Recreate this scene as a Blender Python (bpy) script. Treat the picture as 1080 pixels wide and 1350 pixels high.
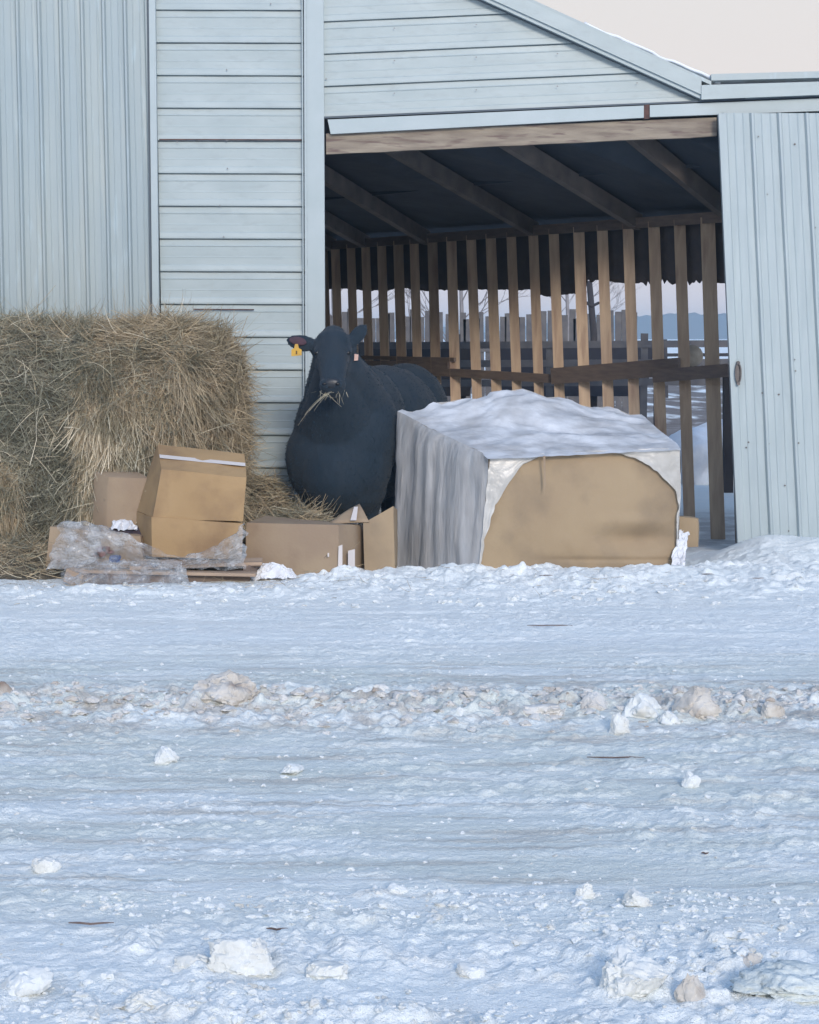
import bpy, bmesh, math, random
import numpy as np
from mathutils import Vector, Matrix, noise as mn
random.seed(7); rng = np.random.default_rng(7)
S = bpy.context.scene
for o in list(bpy.data.objects): bpy.data.objects.remove(o)
# ------------------------------------------------------------------ camera, sky, sun, exposure
F = 2300.0; HC = 1.6; HOR = 440.0
cam = bpy.data.cameras.new('camera'); co = bpy.data.objects.new('camera', cam); S.collection.objects.link(co)
co.location = (0, 0, HC); co.rotation_euler = (math.radians(90), 0, 0)
cam.sensor_fit = 'HORIZONTAL'; cam.sensor_width = 36; cam.lens = 36*F/1080
cam.shift_y = -(675-HOR)/1080; cam.clip_end = 5000; cam.clip_start = .1
S.camera = co
cam.dof.use_dof = True; cam.dof.focus_distance = 12.2; cam.dof.aperture_fstop = 48
SUN_EL, SUN_AZ = math.radians(22), math.radians(166)     # azimuth measured clockwise from +Y
W = bpy.data.worlds.new("World"); S.world = W; W.use_nodes = True
nt = W.node_tree; nt.nodes.clear()
out = nt.nodes.new('ShaderNodeOutputWorld'); bg = nt.nodes.new('ShaderNodeBackground')
sky = nt.nodes.new('ShaderNodeTexSky'); sky.sky_type = 'NISHITA'; sky.sun_disc = False
sky.sun_elevation = SUN_EL; sky.sun_rotation = SUN_AZ; sky.air_density = 1.0; sky.dust_density = .6; sky.ozone_density = 1.5
tc = nt.nodes.new('ShaderNodeTexCoord'); sp = nt.nodes.new('ShaderNodeSeparateXYZ')
ramp = nt.nodes.new('ShaderNodeValToRGB'); mix = nt.nodes.new('ShaderNodeMix'); mix.data_type = 'RGBA'
ramp.color_ramp.elements[0].position = 0.20; ramp.color_ramp.elements[0].color = (1,1,1,1)
ramp.color_ramp.elements[1].position = 0.48; ramp.color_ramp.elements[1].color = (.0,.0,.0,1)
hz = nt.nodes.new('ShaderNodeValToRGB')
hz.color_ramp.elements[0].position = 0.0; hz.color_ramp.elements[0].color = (.66,.66,.76,1)
hz.color_ramp.elements[1].position = 0.2; hz.color_ramp.elements[1].color = (.78,.76,.755,1)
e = hz.color_ramp.elements.new(.1); e.color = (.80,.745,.735,1)
hs = nt.nodes.new('ShaderNodeVectorMath'); hs.operation = 'SCALE'; hs.inputs['Scale'].default_value = 3.0
nt.links.new(tc.outputs['Generated'], sp.inputs[0]); nt.links.new(sp.outputs['Z'], ramp.inputs[0]); nt.links.new(sp.outputs['Z'], hz.inputs[0])
nt.links.new(hz.outputs[0], hs.inputs[0])
nt.links.new(ramp.outputs[0], mix.inputs['Factor']); nt.links.new(sky.outputs[0], mix.inputs['A']); nt.links.new(hs.outputs[0], mix.inputs['B'])
nt.links.new(mix.outputs['Result'], bg.inputs[0]); bg.inputs[1].default_value = 0.15
nt.links.new(bg.outputs[0], out.inputs[0])
sl = bpy.data.lights.new('sun', 'SUN'); so = bpy.data.objects.new('sun', sl); S.collection.objects.link(so)
sl.energy = .85; sl.angle = math.radians(12); sl.color = (1, .90, .80)
sd = Vector((math.sin(SUN_AZ)*math.cos(SUN_EL), math.cos(SUN_AZ)*math.cos(SUN_EL), math.sin(SUN_EL)))
so.rotation_euler = sd.to_track_quat('Z', 'Y').to_euler()
S.view_settings.view_transform = 'Standard'; S.view_settings.look = 'None'; S.view_settings.gamma = 1
S.view_settings.exposure = 1.2
# ------------------------------------------------------------------ helpers
def P(px, py, Y): return Vector(((px-540)/F*Y, Y, HC-(py-HOR)/F*Y))
def tag(o, label=None, cat=None, group=None, kind=None):
    if label: o['label'] = label
    if cat: o['category'] = cat
    if group: o['group'] = group
    if kind: o['kind'] = kind
    return o
def link(name, me, m, parent=None):
    o = bpy.data.objects.new(name, me); S.collection.objects.link(o)
    for x in (m if isinstance(m, (list, tuple)) else [m]): me.materials.append(x)
    if parent:
        o.parent = parent; o.matrix_parent_inverse = parent.matrix_world.inverted() if False else Matrix.Translation(-parent.location)
    return o
def mesh(name, v, f, m, parent=None, smooth=False):
    me = bpy.data.meshes.new(name); me.from_pydata([tuple(p) for p in v], [], [tuple(a) for a in f])
    me.validate(); me.update()
    if smooth: me.polygons.foreach_set('use_smooth', [True]*len(me.polygons))
    return link(name, me, m, parent)
def empty(name, loc):
    o = bpy.data.objects.new(name, None); o.location = loc; o.empty_display_size = .1; S.collection.objects.link(o); return o
def fastmesh(name, V, Q, m, parent=None, smooth=True, midx=None):
    me = bpy.data.meshes.new(name); V = np.asarray(V, np.float32); Q = np.asarray(Q, np.int32)
    k = Q.shape[1]
    me.vertices.add(len(V)); me.vertices.foreach_set('co', V.ravel())
    me.loops.add(Q.size); me.loops.foreach_set('vertex_index', Q.ravel())
    me.polygons.add(len(Q)); me.polygons.foreach_set('loop_start', np.arange(0, Q.size, k, dtype=np.int32))
    if midx is not None: me.polygons.foreach_set('material_index', np.asarray(midx, np.int32))
    me.update(calc_edges=True); me.validate()
    me.polygons.foreach_set('use_smooth', np.full(len(me.polygons), smooth))
    return link(name, me, m, parent)
def hashn(ix, iy, s):
    n = (ix.astype(np.int64)*374761393 + iy.astype(np.int64)*668265263 + s*1442695041) & 0x7fffffff
    n = ((n ^ (n >> 13))*1274126177) & 0x7fffffff
    n = ((n ^ (n >> 16))*69069+7) & 0x7fffffff
    return (n & 0xffff)/65535.0
def vn(x, y, s=0):
    x = np.asarray(x, float); y = np.asarray(y, float)
    ix = np.floor(x); iy = np.floor(y); fx = x-ix; fy = y-iy
    fx = fx*fx*(3-2*fx); fy = fy*fy*(3-2*fy); ix = ix.astype(int); iy = iy.astype(int)
    a = hashn(ix, iy, s); b = hashn(ix+1, iy, s); c = hashn(ix, iy+1, s); d = hashn(ix+1, iy+1, s)
    return (a*(1-fx)+b*fx)*(1-fy)+(c*(1-fx)+d*fx)*fy
def fbm(x, y, s=0, o=4):
    r = 0; a = .5
    for i in range(o):
        r = r+a*(vn(x, y, s+i*17)*2-1); x = x*2.03+3.1; y = y*2.03+1.7; a *= .5
    return r
def sst(a, b, x): t = np.clip((x-a)/(b-a), 0, 1); return t*t*(3-2*t)
# ------------------------------------------------------------------ materials
def mat(name, c1, c2=None, scale=6, stretch=(1,1,1), rough=.7, bump=.0, bscale=40, c3=None, c3scale=2, c3lo=.55, c3hi=.7, det=6, metal=0, spec=.5, alpha=None, island=0, bstretch=None, sheen=0):
    m = bpy.data.materials.new(name); m.use_nodes = True; t = m.node_tree; n = t.nodes; L = t.links
    b = n['Principled BSDF']; b.inputs['Roughness'].default_value = rough; b.inputs['Metallic'].default_value = metal
    b.inputs['Specular IOR Level'].default_value = spec
    g = n.new('ShaderNodeTexCoord')
    def nz(sc, st, d):
        mp = n.new('ShaderNodeMapping'); mp.inputs['Scale'].default_value = st
        L.new(g.outputs['Object'], mp.inputs[0]); x = n.new('ShaderNodeTexNoise'); x.inputs['Scale'].default_value = sc; x.inputs['Detail'].default_value = d
        L.new(mp.outputs[0], x.inputs['Vector']); return x
    c = None
    def mx(fac, a, bb):
        q = n.new('ShaderNodeMix'); q.data_type = 'RGBA'; L.new(fac, q.inputs['Factor'])
        for s_, v in (('A', a), ('B', bb)):
            if isinstance(v, tuple): q.inputs[s_].default_value = (*v, 1)
            else: L.new(v, q.inputs[s_])
        return q.outputs['Result']
    def rmp(src, lo, hi):
        r = n.new('ShaderNodeMapRange'); r.inputs['From Min'].default_value = lo; r.inputs['From Max'].default_value = hi; L.new(src, r.inputs['Value']); return r.outputs[0]
    if c2:
        c = mx(rmp(nz(scale, stretch, det).outputs['Fac'], .32, .68), c1, c2)
    if island and c2:
        ge = n.new('ShaderNodeNewGeometry'); c = mx(ge.outputs['Random Per Island'], c1, c2)
        k = mx(rmp(nz(scale, stretch, det).outputs['Fac'], .4, .6), (1.0,1.0,1.0), (.62,.66,.66))
        q = n.new('ShaderNodeMix'); q.data_type = 'RGBA'; q.blend_type = 'MULTIPLY'; q.inputs['Factor'].default_value = 1
        L.new(c, q.inputs['A']); L.new(k, q.inputs['B']); c = q.outputs['Result']
    if c3:
        c = mx(rmp(nz(c3scale, stretch, 8).outputs['Fac'], c3lo, c3hi), c if c else c1, c3)
    if c: L.new(c, b.inputs['Base Color'])
    else: b.inputs['Base Color'].default_value = (*c1, 1)
    if bump:
        bn = n.new('ShaderNodeBump'); bn.inputs['Strength'].default_value = 1; bn.inputs['Distance'].default_value = bump
        L.new(nz(bscale, bstretch or (1,1,1), 5).outputs['Fac'], bn.inputs['Height']); L.new(bn.outputs[0], b.inputs['Normal'])
    if alpha is not None:
        if isinstance(alpha, tuple):
            r = n.new('ShaderNodeMapRange'); r.inputs['From Min'].default_value = .35; r.inputs['From Max'].default_value = .65
            r.inputs['To Min'].default_value = alpha[0]; r.inputs['To Max'].default_value = alpha[1]
            L.new(nz(alpha[2], bstretch or (1,1,1), 4).outputs['Fac'], r.inputs['Value']); L.new(r.outputs[0], b.inputs['Alpha'])
        else: b.inputs['Alpha'].default_value = alpha
    if sheen: b.inputs['Sheen Weight'].default_value = sheen; b.inputs['Sheen Roughness'].default_value = .6
    return m
M = {}
M['siding'] = mat('painted_siding', (.385,.45,.46), (.345,.41,.42), 3, (1,1,3), .45, .0006, 30, c3=(.32,.375,.385), c3scale=9, c3lo=.55, c3hi=.8)
M['ribbed'] = mat('painted_ribbed_steel', (.32,.39,.415), (.365,.42,.42), 2.2, (2,1,.3), .45, .0006, 30, c3=(.42,.52,.56), c3scale=7, c3lo=.6, c3hi=.8)
M['trimw'] = mat('painted_trim', (.41,.475,.495), (.37,.44,.455), 4, (1,1,1), .5, .0006, 40)
M['door'] = mat('weathered_white_door', (.40,.465,.48), (.345,.41,.43), 3, (5,1,.4), .55, .0008, 40, c3=(.36,.42,.46), c3scale=16, c3lo=.62, c3hi=.75)
M['rust'] = mat('rusty_gap', (.05,.03,.03), (.12,.06,.05), 20, (1,1,1), .8)
M['screw'] = mat('screw_metal', (.25,.24,.24), rough=.6)
M['dirt_metal'] = mat('dark_gap', (.09,.11,.13), rough=.8)
M['wood_grey'] = mat('weathered_header_wood', (.19,.155,.125), (.32,.275,.215), 3, (1.2,4,9), .85, .003, 25, c3=(.16,.115,.10), c3scale=4, c3lo=.55, c3hi=.68, bstretch=(.4,3,6))
M['slat'] = mat('slat_wood', (.58,.435,.30), (.43,.31,.22), 5, (4,4,.5), .85, .002, 30, c3=(.34,.23,.17), c3scale=3, c3lo=.56, c3hi=.7, bstretch=(4,4,.3))
M['rail'] = mat('rail_wood', (.15,.115,.10), (.21,.16,.13), 6, (1,1,6), .9, .002, 30)
M['rafter'] = mat('rafter_wood', (.20,.165,.14), (.13,.11,.10), 5, (1,1,1), .9, .003, 20)
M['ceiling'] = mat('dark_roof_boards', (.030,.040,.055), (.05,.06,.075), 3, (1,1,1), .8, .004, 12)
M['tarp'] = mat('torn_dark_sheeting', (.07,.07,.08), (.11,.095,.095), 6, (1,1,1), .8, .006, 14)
M['snowroof'] = mat('roof_snow', (.80,.84,.88), (.74,.79,.85), 8, rough=.8, bump=.006, bscale=20)
M['cow'] = mat('black_coat', (.012,.024,.038), (.020,.032,.046), 7, (1,1,.5), .9, .0015, 60, bstretch=(1,1,.35), c3=(.034,.038,.044), c3scale=2.2, c3lo=.6, c3hi=.8, sheen=.06, spec=.25)  # blue tint in the black coat stands in for a hazy veil
M['hair'] = mat('coat_hair', (.014,.036,.060), (.028,.054,.084), 7, rough=.85, island=1, spec=.25)  # hair carries the same painted bluish veil as the coat
M['nose'] = mat('wet_nose', (.018,.022,.028), rough=.4, bump=.002, bscale=90)
M['inner'] = mat('inner_ear', (.085,.035,.05), (.045,.028,.042), 14, rough=.8)
M['eye'] = mat('eye', (.006,.006,.008), rough=.08)
M['tagy'] = mat('yellow_tag', (.62,.36,.03), (.46,.27,.05), 18, rough=.5)
M['tagp'] = mat('pale_tag', (.55,.36,.30), rough=.5)
M['mark'] = mat('tag_ink', (.10,.05,.01), rough=.7)
M['hay'] = mat('hay_body', (.14,.115,.08), (.09,.08,.06), 14, (1,1,1), .95, .03, 40, c3=(.24,.17,.085), c3scale=3)
M['straw'] = mat('straw_gold', (.62,.50,.33), (.26,.20,.13), 4, rough=.8, island=1)
M['strawg'] = mat('straw_green', (.43,.40,.29), (.19,.18,.135), 4, rough=.85, island=1)
M['strawp'] = mat('straw_pale', (.85,.76,.58), (.55,.46,.32), 4, rough=.8, island=1)
M['card2'] = mat('cardboard_orange', (.38,.255,.13), (.33,.215,.105), 3, (1,1,1), .85, .0012, 60, c3=(.25,.16,.085), c3scale=3.5, c3lo=.5, c3hi=.7)
M['card'] = mat('cardboard', (.35,.265,.165), (.31,.23,.145), 2.5, (1,1,1), .85, .0012, 60, c3=(.22,.17,.115), c3scale=2.6, c3lo=.48, c3hi=.72)
M['cardd'] = mat('cardboard_weathered', (.34,.26,.175), (.29,.215,.15), 4, (1,1,1), .9, .0012, 60, c3=(.24,.17,.12), c3scale=3)
M['tape'] = mat('packing_tape', (.62,.58,.56), rough=.25)
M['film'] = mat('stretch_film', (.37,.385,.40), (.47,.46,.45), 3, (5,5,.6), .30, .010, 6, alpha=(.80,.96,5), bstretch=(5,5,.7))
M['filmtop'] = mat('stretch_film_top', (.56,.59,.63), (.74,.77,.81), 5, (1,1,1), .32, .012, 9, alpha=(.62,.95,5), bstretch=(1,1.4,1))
M['filmed'] = mat('stretch_film_edge', (.46,.45,.42), (.60,.595,.57), 4, (1,1,1), .3, .008, 16, alpha=(.86,.97,4))
M['plastic'] = mat('clear_crumpled_plastic', (.36,.39,.42), (.66,.70,.74), 9, (1,1,1), .14, .012, 14, alpha=(.10,.62,10))
M['paper'] = mat('white_scrap', (.78,.80,.82), (.6,.62,.66), 12, rough=.7, bump=.004, bscale=30)
M['plank'] = mat('pale_plank', (.42,.31,.22), (.32,.24,.18), 5, (.6,6,6), .8, .002, 30)
M['stainred'] = mat('red_brown_stain', (.22,.06,.03), (.15,.06,.04), 30, rough=.8)
M['blue'] = mat('blue_scrap', (.04,.08,.22), rough=.5)
M['darkscrap'] = mat('dark_bag', (.035,.03,.045), (.07,.05,.06), 12, rough=.45, bump=.01, bscale=16)
M['chunk'] = mat('dirty_snow_chunk', (.66,.66,.64), (.50,.475,.44), 9, (1,1,1), .85, .012, 28, c3=(.36,.29,.23), c3scale=5, c3lo=.56, c3hi=.7)
M['chunkw'] = mat('clean_snow_chunk', (.74,.77,.765), (.62,.65,.65), 9, (1,1,1), .85, .010, 28, c3=(.55,.53,.47), c3scale=5, c3lo=.55, c3hi=.7)
M['chunkb'] = mat('brown_snow_chunk', (.48,.44,.385), (.64,.62,.58), 10, (1,1,1), .85, .012, 28, c3=(.22,.17,.14), c3scale=7, c3lo=.55, c3hi=.7)
M['chunkn'] = mat('soft_grey_snow_chunk', (.74,.765,.75), (.62,.63,.60), 9, (1,1,1), .85, .012, 28, c3=(.50,.47,.42), c3scale=5, c3lo=.58, c3hi=.75)
M['ice'] = mat('icy_slab', (.66,.72,.72), (.52,.57,.56), 7, (1,1,2), .7, .02, 30, c3=(.42,.39,.33), c3scale=4, c3lo=.55, c3hi=.72)
M['hazed_bark'] = mat('hazed_bark', (.22,.21,.22), (.28,.27,.28), 10, rough=.9)  # colour lightened to imitate haze over the distant trees
M['fard'] = mat('dark_far_wood', (.026,.025,.032), (.05,.045,.048), 3, rough=.9)
M['pipe'] = mat('grey_rail', (.22,.23,.25), (.12,.12,.13), 6, rough=.7)
M['farwood'] = mat('far_treeline', (.13,.165,.21), (.17,.20,.25), .05, rough=1)
M['picket'] = mat('dark_grey_pickets', (.085,.085,.095), (.13,.125,.125), 6, rough=.85)
M['tank'] = mat('dark_tank', (.016,.018,.030), (.025,.026,.038), 4, rough=.6)
M['redp'] = mat('faded_red', (.16,.07,.07), rough=.7)
M['log'] = mat('log_end', (.50,.42,.32), (.38,.30,.22), 14, rough=.8)
M['debris'] = mat('dark_twig', (.10,.07,.06), (.18,.13,.11), 20, rough=.9)
M['handle'] = mat('corroded_handle', (.17,.15,.14), (.10,.09,.09), 30, rough=.55, metal=.3)
for k_ in ('slat', 'rafter'):
    t_ = M[k_].node_tree; b_ = t_.nodes['Principled BSDF']; src = b_.inputs['Base Color'].links[0].from_socket
    oi = t_.nodes.new('ShaderNodeObjectInfo'); mr_ = t_.nodes.new('ShaderNodeMapRange'); mr_.inputs['To Min'].default_value = .62; mr_.inputs['To Max'].default_value = 1.12
    hv_ = t_.nodes.new('ShaderNodeHueSaturation'); t_.links.new(oi.outputs['Random'], mr_.inputs['Value']); t_.links.new(mr_.outputs[0], hv_.inputs['Value']); t_.links.new(src, hv_.inputs['Color']); t_.links.new(hv_.outputs[0], b_.inputs['Base Color'])
for k_ in ('plastic',):
    t_ = M[k_].node_tree; b_ = t_.nodes['Principled BSDF']; old = b_.inputs['Normal'].links[0].from_socket
    g_ = t_.nodes.new('ShaderNodeTexCoord'); n_ = t_.nodes.new('ShaderNodeTexNoise'); n_.inputs['Scale'].default_value = 5 if k_ != 'plastic' else 14; n_.inputs['Detail'].default_value = 3; n_.inputs['Distortion'].default_value = 2.5
    m_ = t_.nodes.new('ShaderNodeMath'); m_.operation = 'SUBTRACT'; m_.inputs[1].default_value = .5; a_ = t_.nodes.new('ShaderNodeMath'); a_.operation = 'ABSOLUTE'
    r_ = t_.nodes.new('ShaderNodeMapRange'); r_.inputs['From Max'].default_value = .07; u_ = t_.nodes.new('ShaderNodeBump'); u_.inputs['Distance'].default_value = .004; u_.inputs['Strength'].default_value = 1; u_.invert = True
    L_ = t_.links; L_.new(g_.outputs['Object'], n_.inputs['Vector']); L_.new(n_.outputs['Fac'], m_.inputs[0]); L_.new(m_.outputs[0], a_.inputs[0]); L_.new(a_.outputs[0], r_.inputs['Value']); L_.new(r_.outputs[0], u_.inputs['Height']); L_.new(old, u_.inputs['Normal']); L_.new(u_.outputs[0], b_.inputs['Normal'])
# ------------------------------------------------------------------ ground
def gz(X, Y):
    z = -.12*sst(11.75, 12.4, Y)
    z = z + .20*sst(2.0, 2.7, X)*np.exp(-((Y-12.9)/.55)**2)*(.8+.4*vn(X*2.2, Y*2.2, 5))
    z = z + .05*np.exp(-((Y-11.45)/.35)**2)*(vn(X*1.6, Y*1.2, 6)-.35) + .06*np.exp(-((X-.28)/.09)**2-((Y-11.5)/.08)**2)
    z = z + .02*(vn(X*.5, Y*.5, 9)-.5)-.035*sst(-.6, -.9, X)*sst(10.9, 11.2, Y)
    return z
def gfull(X, Y):
    z = gz(X, Y)
    far = sst(14.5, 13.2, Y)
    lump = np.maximum(0, fbm(X*4.5, Y*4.5, 3, 4))**1.0
    ridge = np.abs(fbm(X*7, Y*9, 11, 4))
    patch = sst(.35, .7, vn(X*1.1, Y*1.6, 21))
    upper = sst(10.2, 11.0, Y)*sst(13.5, 12.0, Y)                       # rough lumps in front of the boxes
    band = np.exp(-((Y-7.45)/.38)**2)                                    # windrow
    mid = sst(5.0, 5.5, Y)*sst(7.4, 6.9, Y)
    near = sst(5.35, 4.5, Y)
    crumb = np.maximum(0, fbm(X*11, Y*11, 31, 4)+.05)
    clod = np.maximum(0, vn(X*16, Y*16, 41)-.62)*sst(.4, .75, vn(X*2, Y*2.6, 47))
    def lm(f, s_, th, pw=.6, ay=1.0): return np.maximum(0, vn(X*f, Y*f*ay, s_)*.7+vn(X*f*2.1, Y*f*2.1*ay, s_+3)*.3-th)**pw
    upper = upper*(1-.85*sst(-.55, -.85, X)*sst(10.75, 11.0, Y))
    z = z + upper*(.085*lump+.03*ridge+.10*clod*.6)
    z = z + band*(.045*crumb+.03*lump+.02)+.0*band
    z = z + mid*(.022*crumb*patch+.006*fbm(X*2.2, Y*10, 51, 4)) 
    grit = sst(.35, .65, vn(X*1.7, Y*2.4, 87)*.6+vn(X*4, Y*5, 88)*.4)
    z = z + near*(.035*crumb*(.35+patch)+.012*lump+grit*(.040*lm(13, 101, .52)+.022*lm(27, 103, .5)+.010*lm(55, 105, .5)))
    z = z + (1-near)*far*(.014*lm(22, 107, .58, .7)*(.3+grit)+.009*lm(44, 109, .5, .7)*(.4+grit))+band*(.045*lm(15, 111, .5)+.03*lm(30, 113, .5))+upper*.03*lm(14, 115, .58)
    z = z + (.003*fbm(X*3, Y*14, 61, 4)+.012*crumb*.8+.009*fbm(X*1.2, Y*3.5, 71, 3))*far
    tr = sst(7.9, 8.3, Y)*sst(10.6, 9.9, Y)
    z = z + tr*.010*fbm(X*1.0, Y*10, 81, 3)
    return z
xs = np.concatenate([-4.6-np.geomspace(.02, 900, 26)[::-1], np.linspace(-4.6, -2.7, 60), np.linspace(-2.68, -1.4, 110), np.linspace(-1.39, 1.39, 380), np.linspace(1.4, 2.68, 110), np.linspace(2.7, 4.6, 60), 4.6+np.geomspace(.02, 900, 26)])
ys = [1.0]
while ys[-1] < 14.5: ys.append(ys[-1]+max(.0055, min(.03, .0014*ys[-1])) if ys[-1] > 3.4 else ys[-1]+.05)
ys = np.concatenate([ys, 14.5+np.geomspace(.06, 1700, 90)])
ys = np.concatenate([[-60, -20, -6], ys])
GX, GY = np.meshgrid(xs, ys)
GZ = gfull(GX, GY)
GZ = np.where(GY > 30, GZ+.25*fbm(GX*.25, GY*.12, 91, 3)*sst(30, 60, GY)*sst(120, 60, GY), GZ)
V = np.stack([GX, GY, GZ], -1).reshape(-1, 3)
nx = len(xs); ny = len(ys); I = np.arange((nx)*(ny)).reshape(ny, nx)
Q = np.stack([I[:-1, :-1], I[:-1, 1:], I[1:, 1:], I[1:, :-1]], -1).reshape(-1, 4)
def snow_mat():
    m = bpy.data.materials.new('packed_snow'); m.use_nodes = True; t = m.node_tree; n = t.nodes; L = t.links; b = n['Principled BSDF']
    g = n.new('ShaderNodeTexCoord')
    def nz(sc, st, d=8, rg=.6):
        mp = n.new('ShaderNodeMapping'); mp.inputs['Scale'].default_value = st; L.new(g.outputs['Object'], mp.inputs[0])
        x = n.new('ShaderNodeTexNoise'); x.inputs['Scale'].default_value = sc; x.inputs['Detail'].default_value = d; x.inputs['Roughness'].default_value = rg
        L.new(mp.outputs[0], x.inputs['Vector']); return x.outputs['Fac']
    def mr(src, a, bb, c=0, d=1, sm=True):
        r = n.new('ShaderNodeMapRange'); r.interpolation_type = 'SMOOTHSTEP' if sm else 'LINEAR'
        for k, v in (('From Min', a), ('From Max', bb), ('To Min', c), ('To Max', d)): r.inputs[k].default_value = v
        L.new(src, r.inputs['Value']); return r.outputs[0]
    def mx(f, a, bb):
        q = n.new('ShaderNodeMix'); q.data_type = 'RGBA'
        if isinstance(f, float): q.inputs['Factor'].default_value = f
        else: L.new(f, q.inputs['Factor'])
        for s_, v in (('A', a), ('B', bb)):
            if isinstance(v, tuple): q.inputs[s_].default_value = (*v, 1)
            else: L.new(v, q.inputs[s_])
        return q.outputs['Result']
    def mul(a, bb):
        q = n.new('ShaderNodeMath'); q.operation = 'MULTIPLY'; L.new(a, q.inputs[0]); L.new(bb, q.inputs[1]); return q.outputs[0]
    s = n.new('ShaderNodeSeparateXYZ'); L.new(g.outputs['Object'], s.inputs[0]); Yc = s.outputs['Y']
    c = mx(mr(nz(2.2, (1, 2.5, 1)), .35, .65), (.82,.87,.87), (.87,.90,.885))
    # greyer, grittier travelled band
    road = mul(mr(Yc, 4.4, 5.2), mr(Yc, 9.2, 8.0))
    c = mx(mul(road, mr(nz(1.1, (.6, 3, 1)), .35, .62, .15, .95)), c, (.70,.745,.70))
    c = mx(mul(road, mr(nz(2.0, (.45, 6, 1), 10, .7), 0.48, .64, 0, .8)), c, (.54,.525,.48))
    wr = mul(mr(Yc, 6.6, 7.2), mr(Yc, 8.2, 7.7))
    c = mx(mul(wr, mr(nz(3.5, (1, 1.6, 1), 10, .7), .46, .62, 0, .8)), c, (.46,.43,.39))
    near = mr(Yc, 5.0, 4.2)
    c = mx(mul(near, mr(nz(3.0, (1, 1.4, 1), 10, .7), .5, .66, 0, .65)), c, (.62,.62,.58))
    c = mx(mr(nz(26, (1, 1.3, 1), 5, .7), .60, .74, 0, .45), c, (.62,.61,.59))
    # shed floor, muddy yard with snow patches
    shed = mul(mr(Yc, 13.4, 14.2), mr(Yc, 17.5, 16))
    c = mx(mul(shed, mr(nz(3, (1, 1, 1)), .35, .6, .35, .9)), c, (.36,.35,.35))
    mud = mul(mr(Yc, 21, 26), mr(Yc, 95, 70))
    c = mx(mul(mud, mr(nz(.9, (1, .35, 1)), .36, .50)), c, (.15,.12,.105))
    L.new(c, b.inputs['Base Color'])
    L.new(mr(nz(1.3, (.6, 3, 1)), .4, .65, .75, .45), b.inputs['Roughness']); b.inputs['Specular IOR Level'].default_value = .35
    bn = n.new('ShaderNodeBump'); bn.inputs['Distance'].default_value = .012; bn.inputs['Strength'].default_value = 1; L.new(nz(30, (1, 1.2, 1), 6, .65), bn.inputs['Height'])
    b2 = n.new('ShaderNodeBump'); b2.inputs['Distance'].default_value = .010; L.new(nz(9, (1, 1.3, 1), 6, .6), b2.inputs['Height']); L.new(b2.outputs[0], bn.inputs['Normal'])
    b3 = n.new('ShaderNodeBump'); b3.inputs['Distance'].default_value = .006; L.new(nz(95, (1, 1, 1), 4, .7), b3.inputs['Height']); L.new(bn.outputs[0], b3.inputs['Normal'])
    L.new(b3.outputs[0], b.inputs['Normal']); return m
M['snow'] = snow_mat()
tag(fastmesh('snow_ground', V, Q, M['snow']), 'packed snow', None, None, 'structure'); 
gr = bpy.data.objects['snow_ground']; del gr['label']
def G(px, py):                      # pixel -> ground point
    Y = F*HC/(py-HOR)
    for _ in range(4):
        z = float(gz(np.array((px-540)/F*Y), np.array(Y))); Y = F*(HC-z)/(py-HOR)
    return Vector(((px-540)/F*Y, Y, z))
# ------------------------------------------------------------------ box helpers
def quadprism(p4f, p4b):            # front quad, back quad -> verts, faces
    return list(p4f)+list(p4b), [(0,1,2,3),(7,6,5,4),(0,4,5,1),(1,5,6,2),(2,6,7,3),(3,7,4,0)]
def board(name, a, b, w, d, m, parent=None, up=Vector((0,0,1)), bev=.0):
    a = Vector(a); b = Vector(b); t = (b-a).normalized()
    if abs(up.y) > .9 and abs(t.z) > .9: w, d = d, w
    s = t.cross(up).normalized()*d/2; u = s.cross(t).normalized()*w/2
    v = [a-s-u, a+s-u, a+s+u, a-s+u, b-s-u, b+s-u, b+s+u, b-s+u]
    return mesh(name, v, [(0,1,2,3),(7,6,5,4),(0,4,5,1),(1,5,6,2),(2,6,7,3),(3,7,4,0)], m, parent)
class MB:
    def __init__(s): s.v = []; s.f = []
    def add(s, v, f): k = len(s.v); s.v += [Vector(p) for p in v]; s.f += [tuple(i+k for i in q) for q in f]
    def board(s, a, b, w, d, up=Vector((0,0,1))):
        a = Vector(a); b = Vector(b); t = (b-a).normalized()
        if abs(up.y) > .9 and abs(t.z) > .9: w, d = d, w
        sd_ = t.cross(up).normalized()*d/2; u = sd_.cross(t).normalized()*w/2
        s.add([a-sd_-u, a+sd_-u, a+sd_+u, a-sd_+u, b-sd_-u, b+sd_-u, b+sd_+u, b-sd_+u], [(0,1,2,3),(7,6,5,4),(0,4,5,1),(1,5,6,2),(2,6,7,3),(3,7,4,0)])
    def tube(s, pts, rad, n=6):
        k = len(s.v); pts = [Vector(p) for p in pts]
        for i, p in enumerate(pts):
            t = (pts[min(i+1, len(pts)-1)]-pts[max(i-1, 0)]).normalized(); q = Vector((0,1,0)) if abs(t.y) < .9 else Vector((1,0,0))
            a = t.cross(q).normalized(); b = t.cross(a); r = rad[i] if isinstance(rad, (list, tuple)) else rad
            for j in range(n): s.v.append(p+(a*math.cos(j*2*math.pi/n)+b*math.sin(j*2*math.pi/n))*r)
        for i in range(len(pts)-1):
            for j in range(n): s.f.append((k+i*n+j, k+i*n+(j+1)%n, k+(i+1)*n+(j+1)%n, k+(i+1)*n+j))
        s.f.append(tuple(k+j for j in range(n))[::-1]); s.f.append(tuple(k+(len(pts)-1)*n+j for j in range(n)))
    def build(s, name, m, parent=None, smooth=False): return mesh(name, s.v, s.f, m, parent, smooth)
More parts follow.
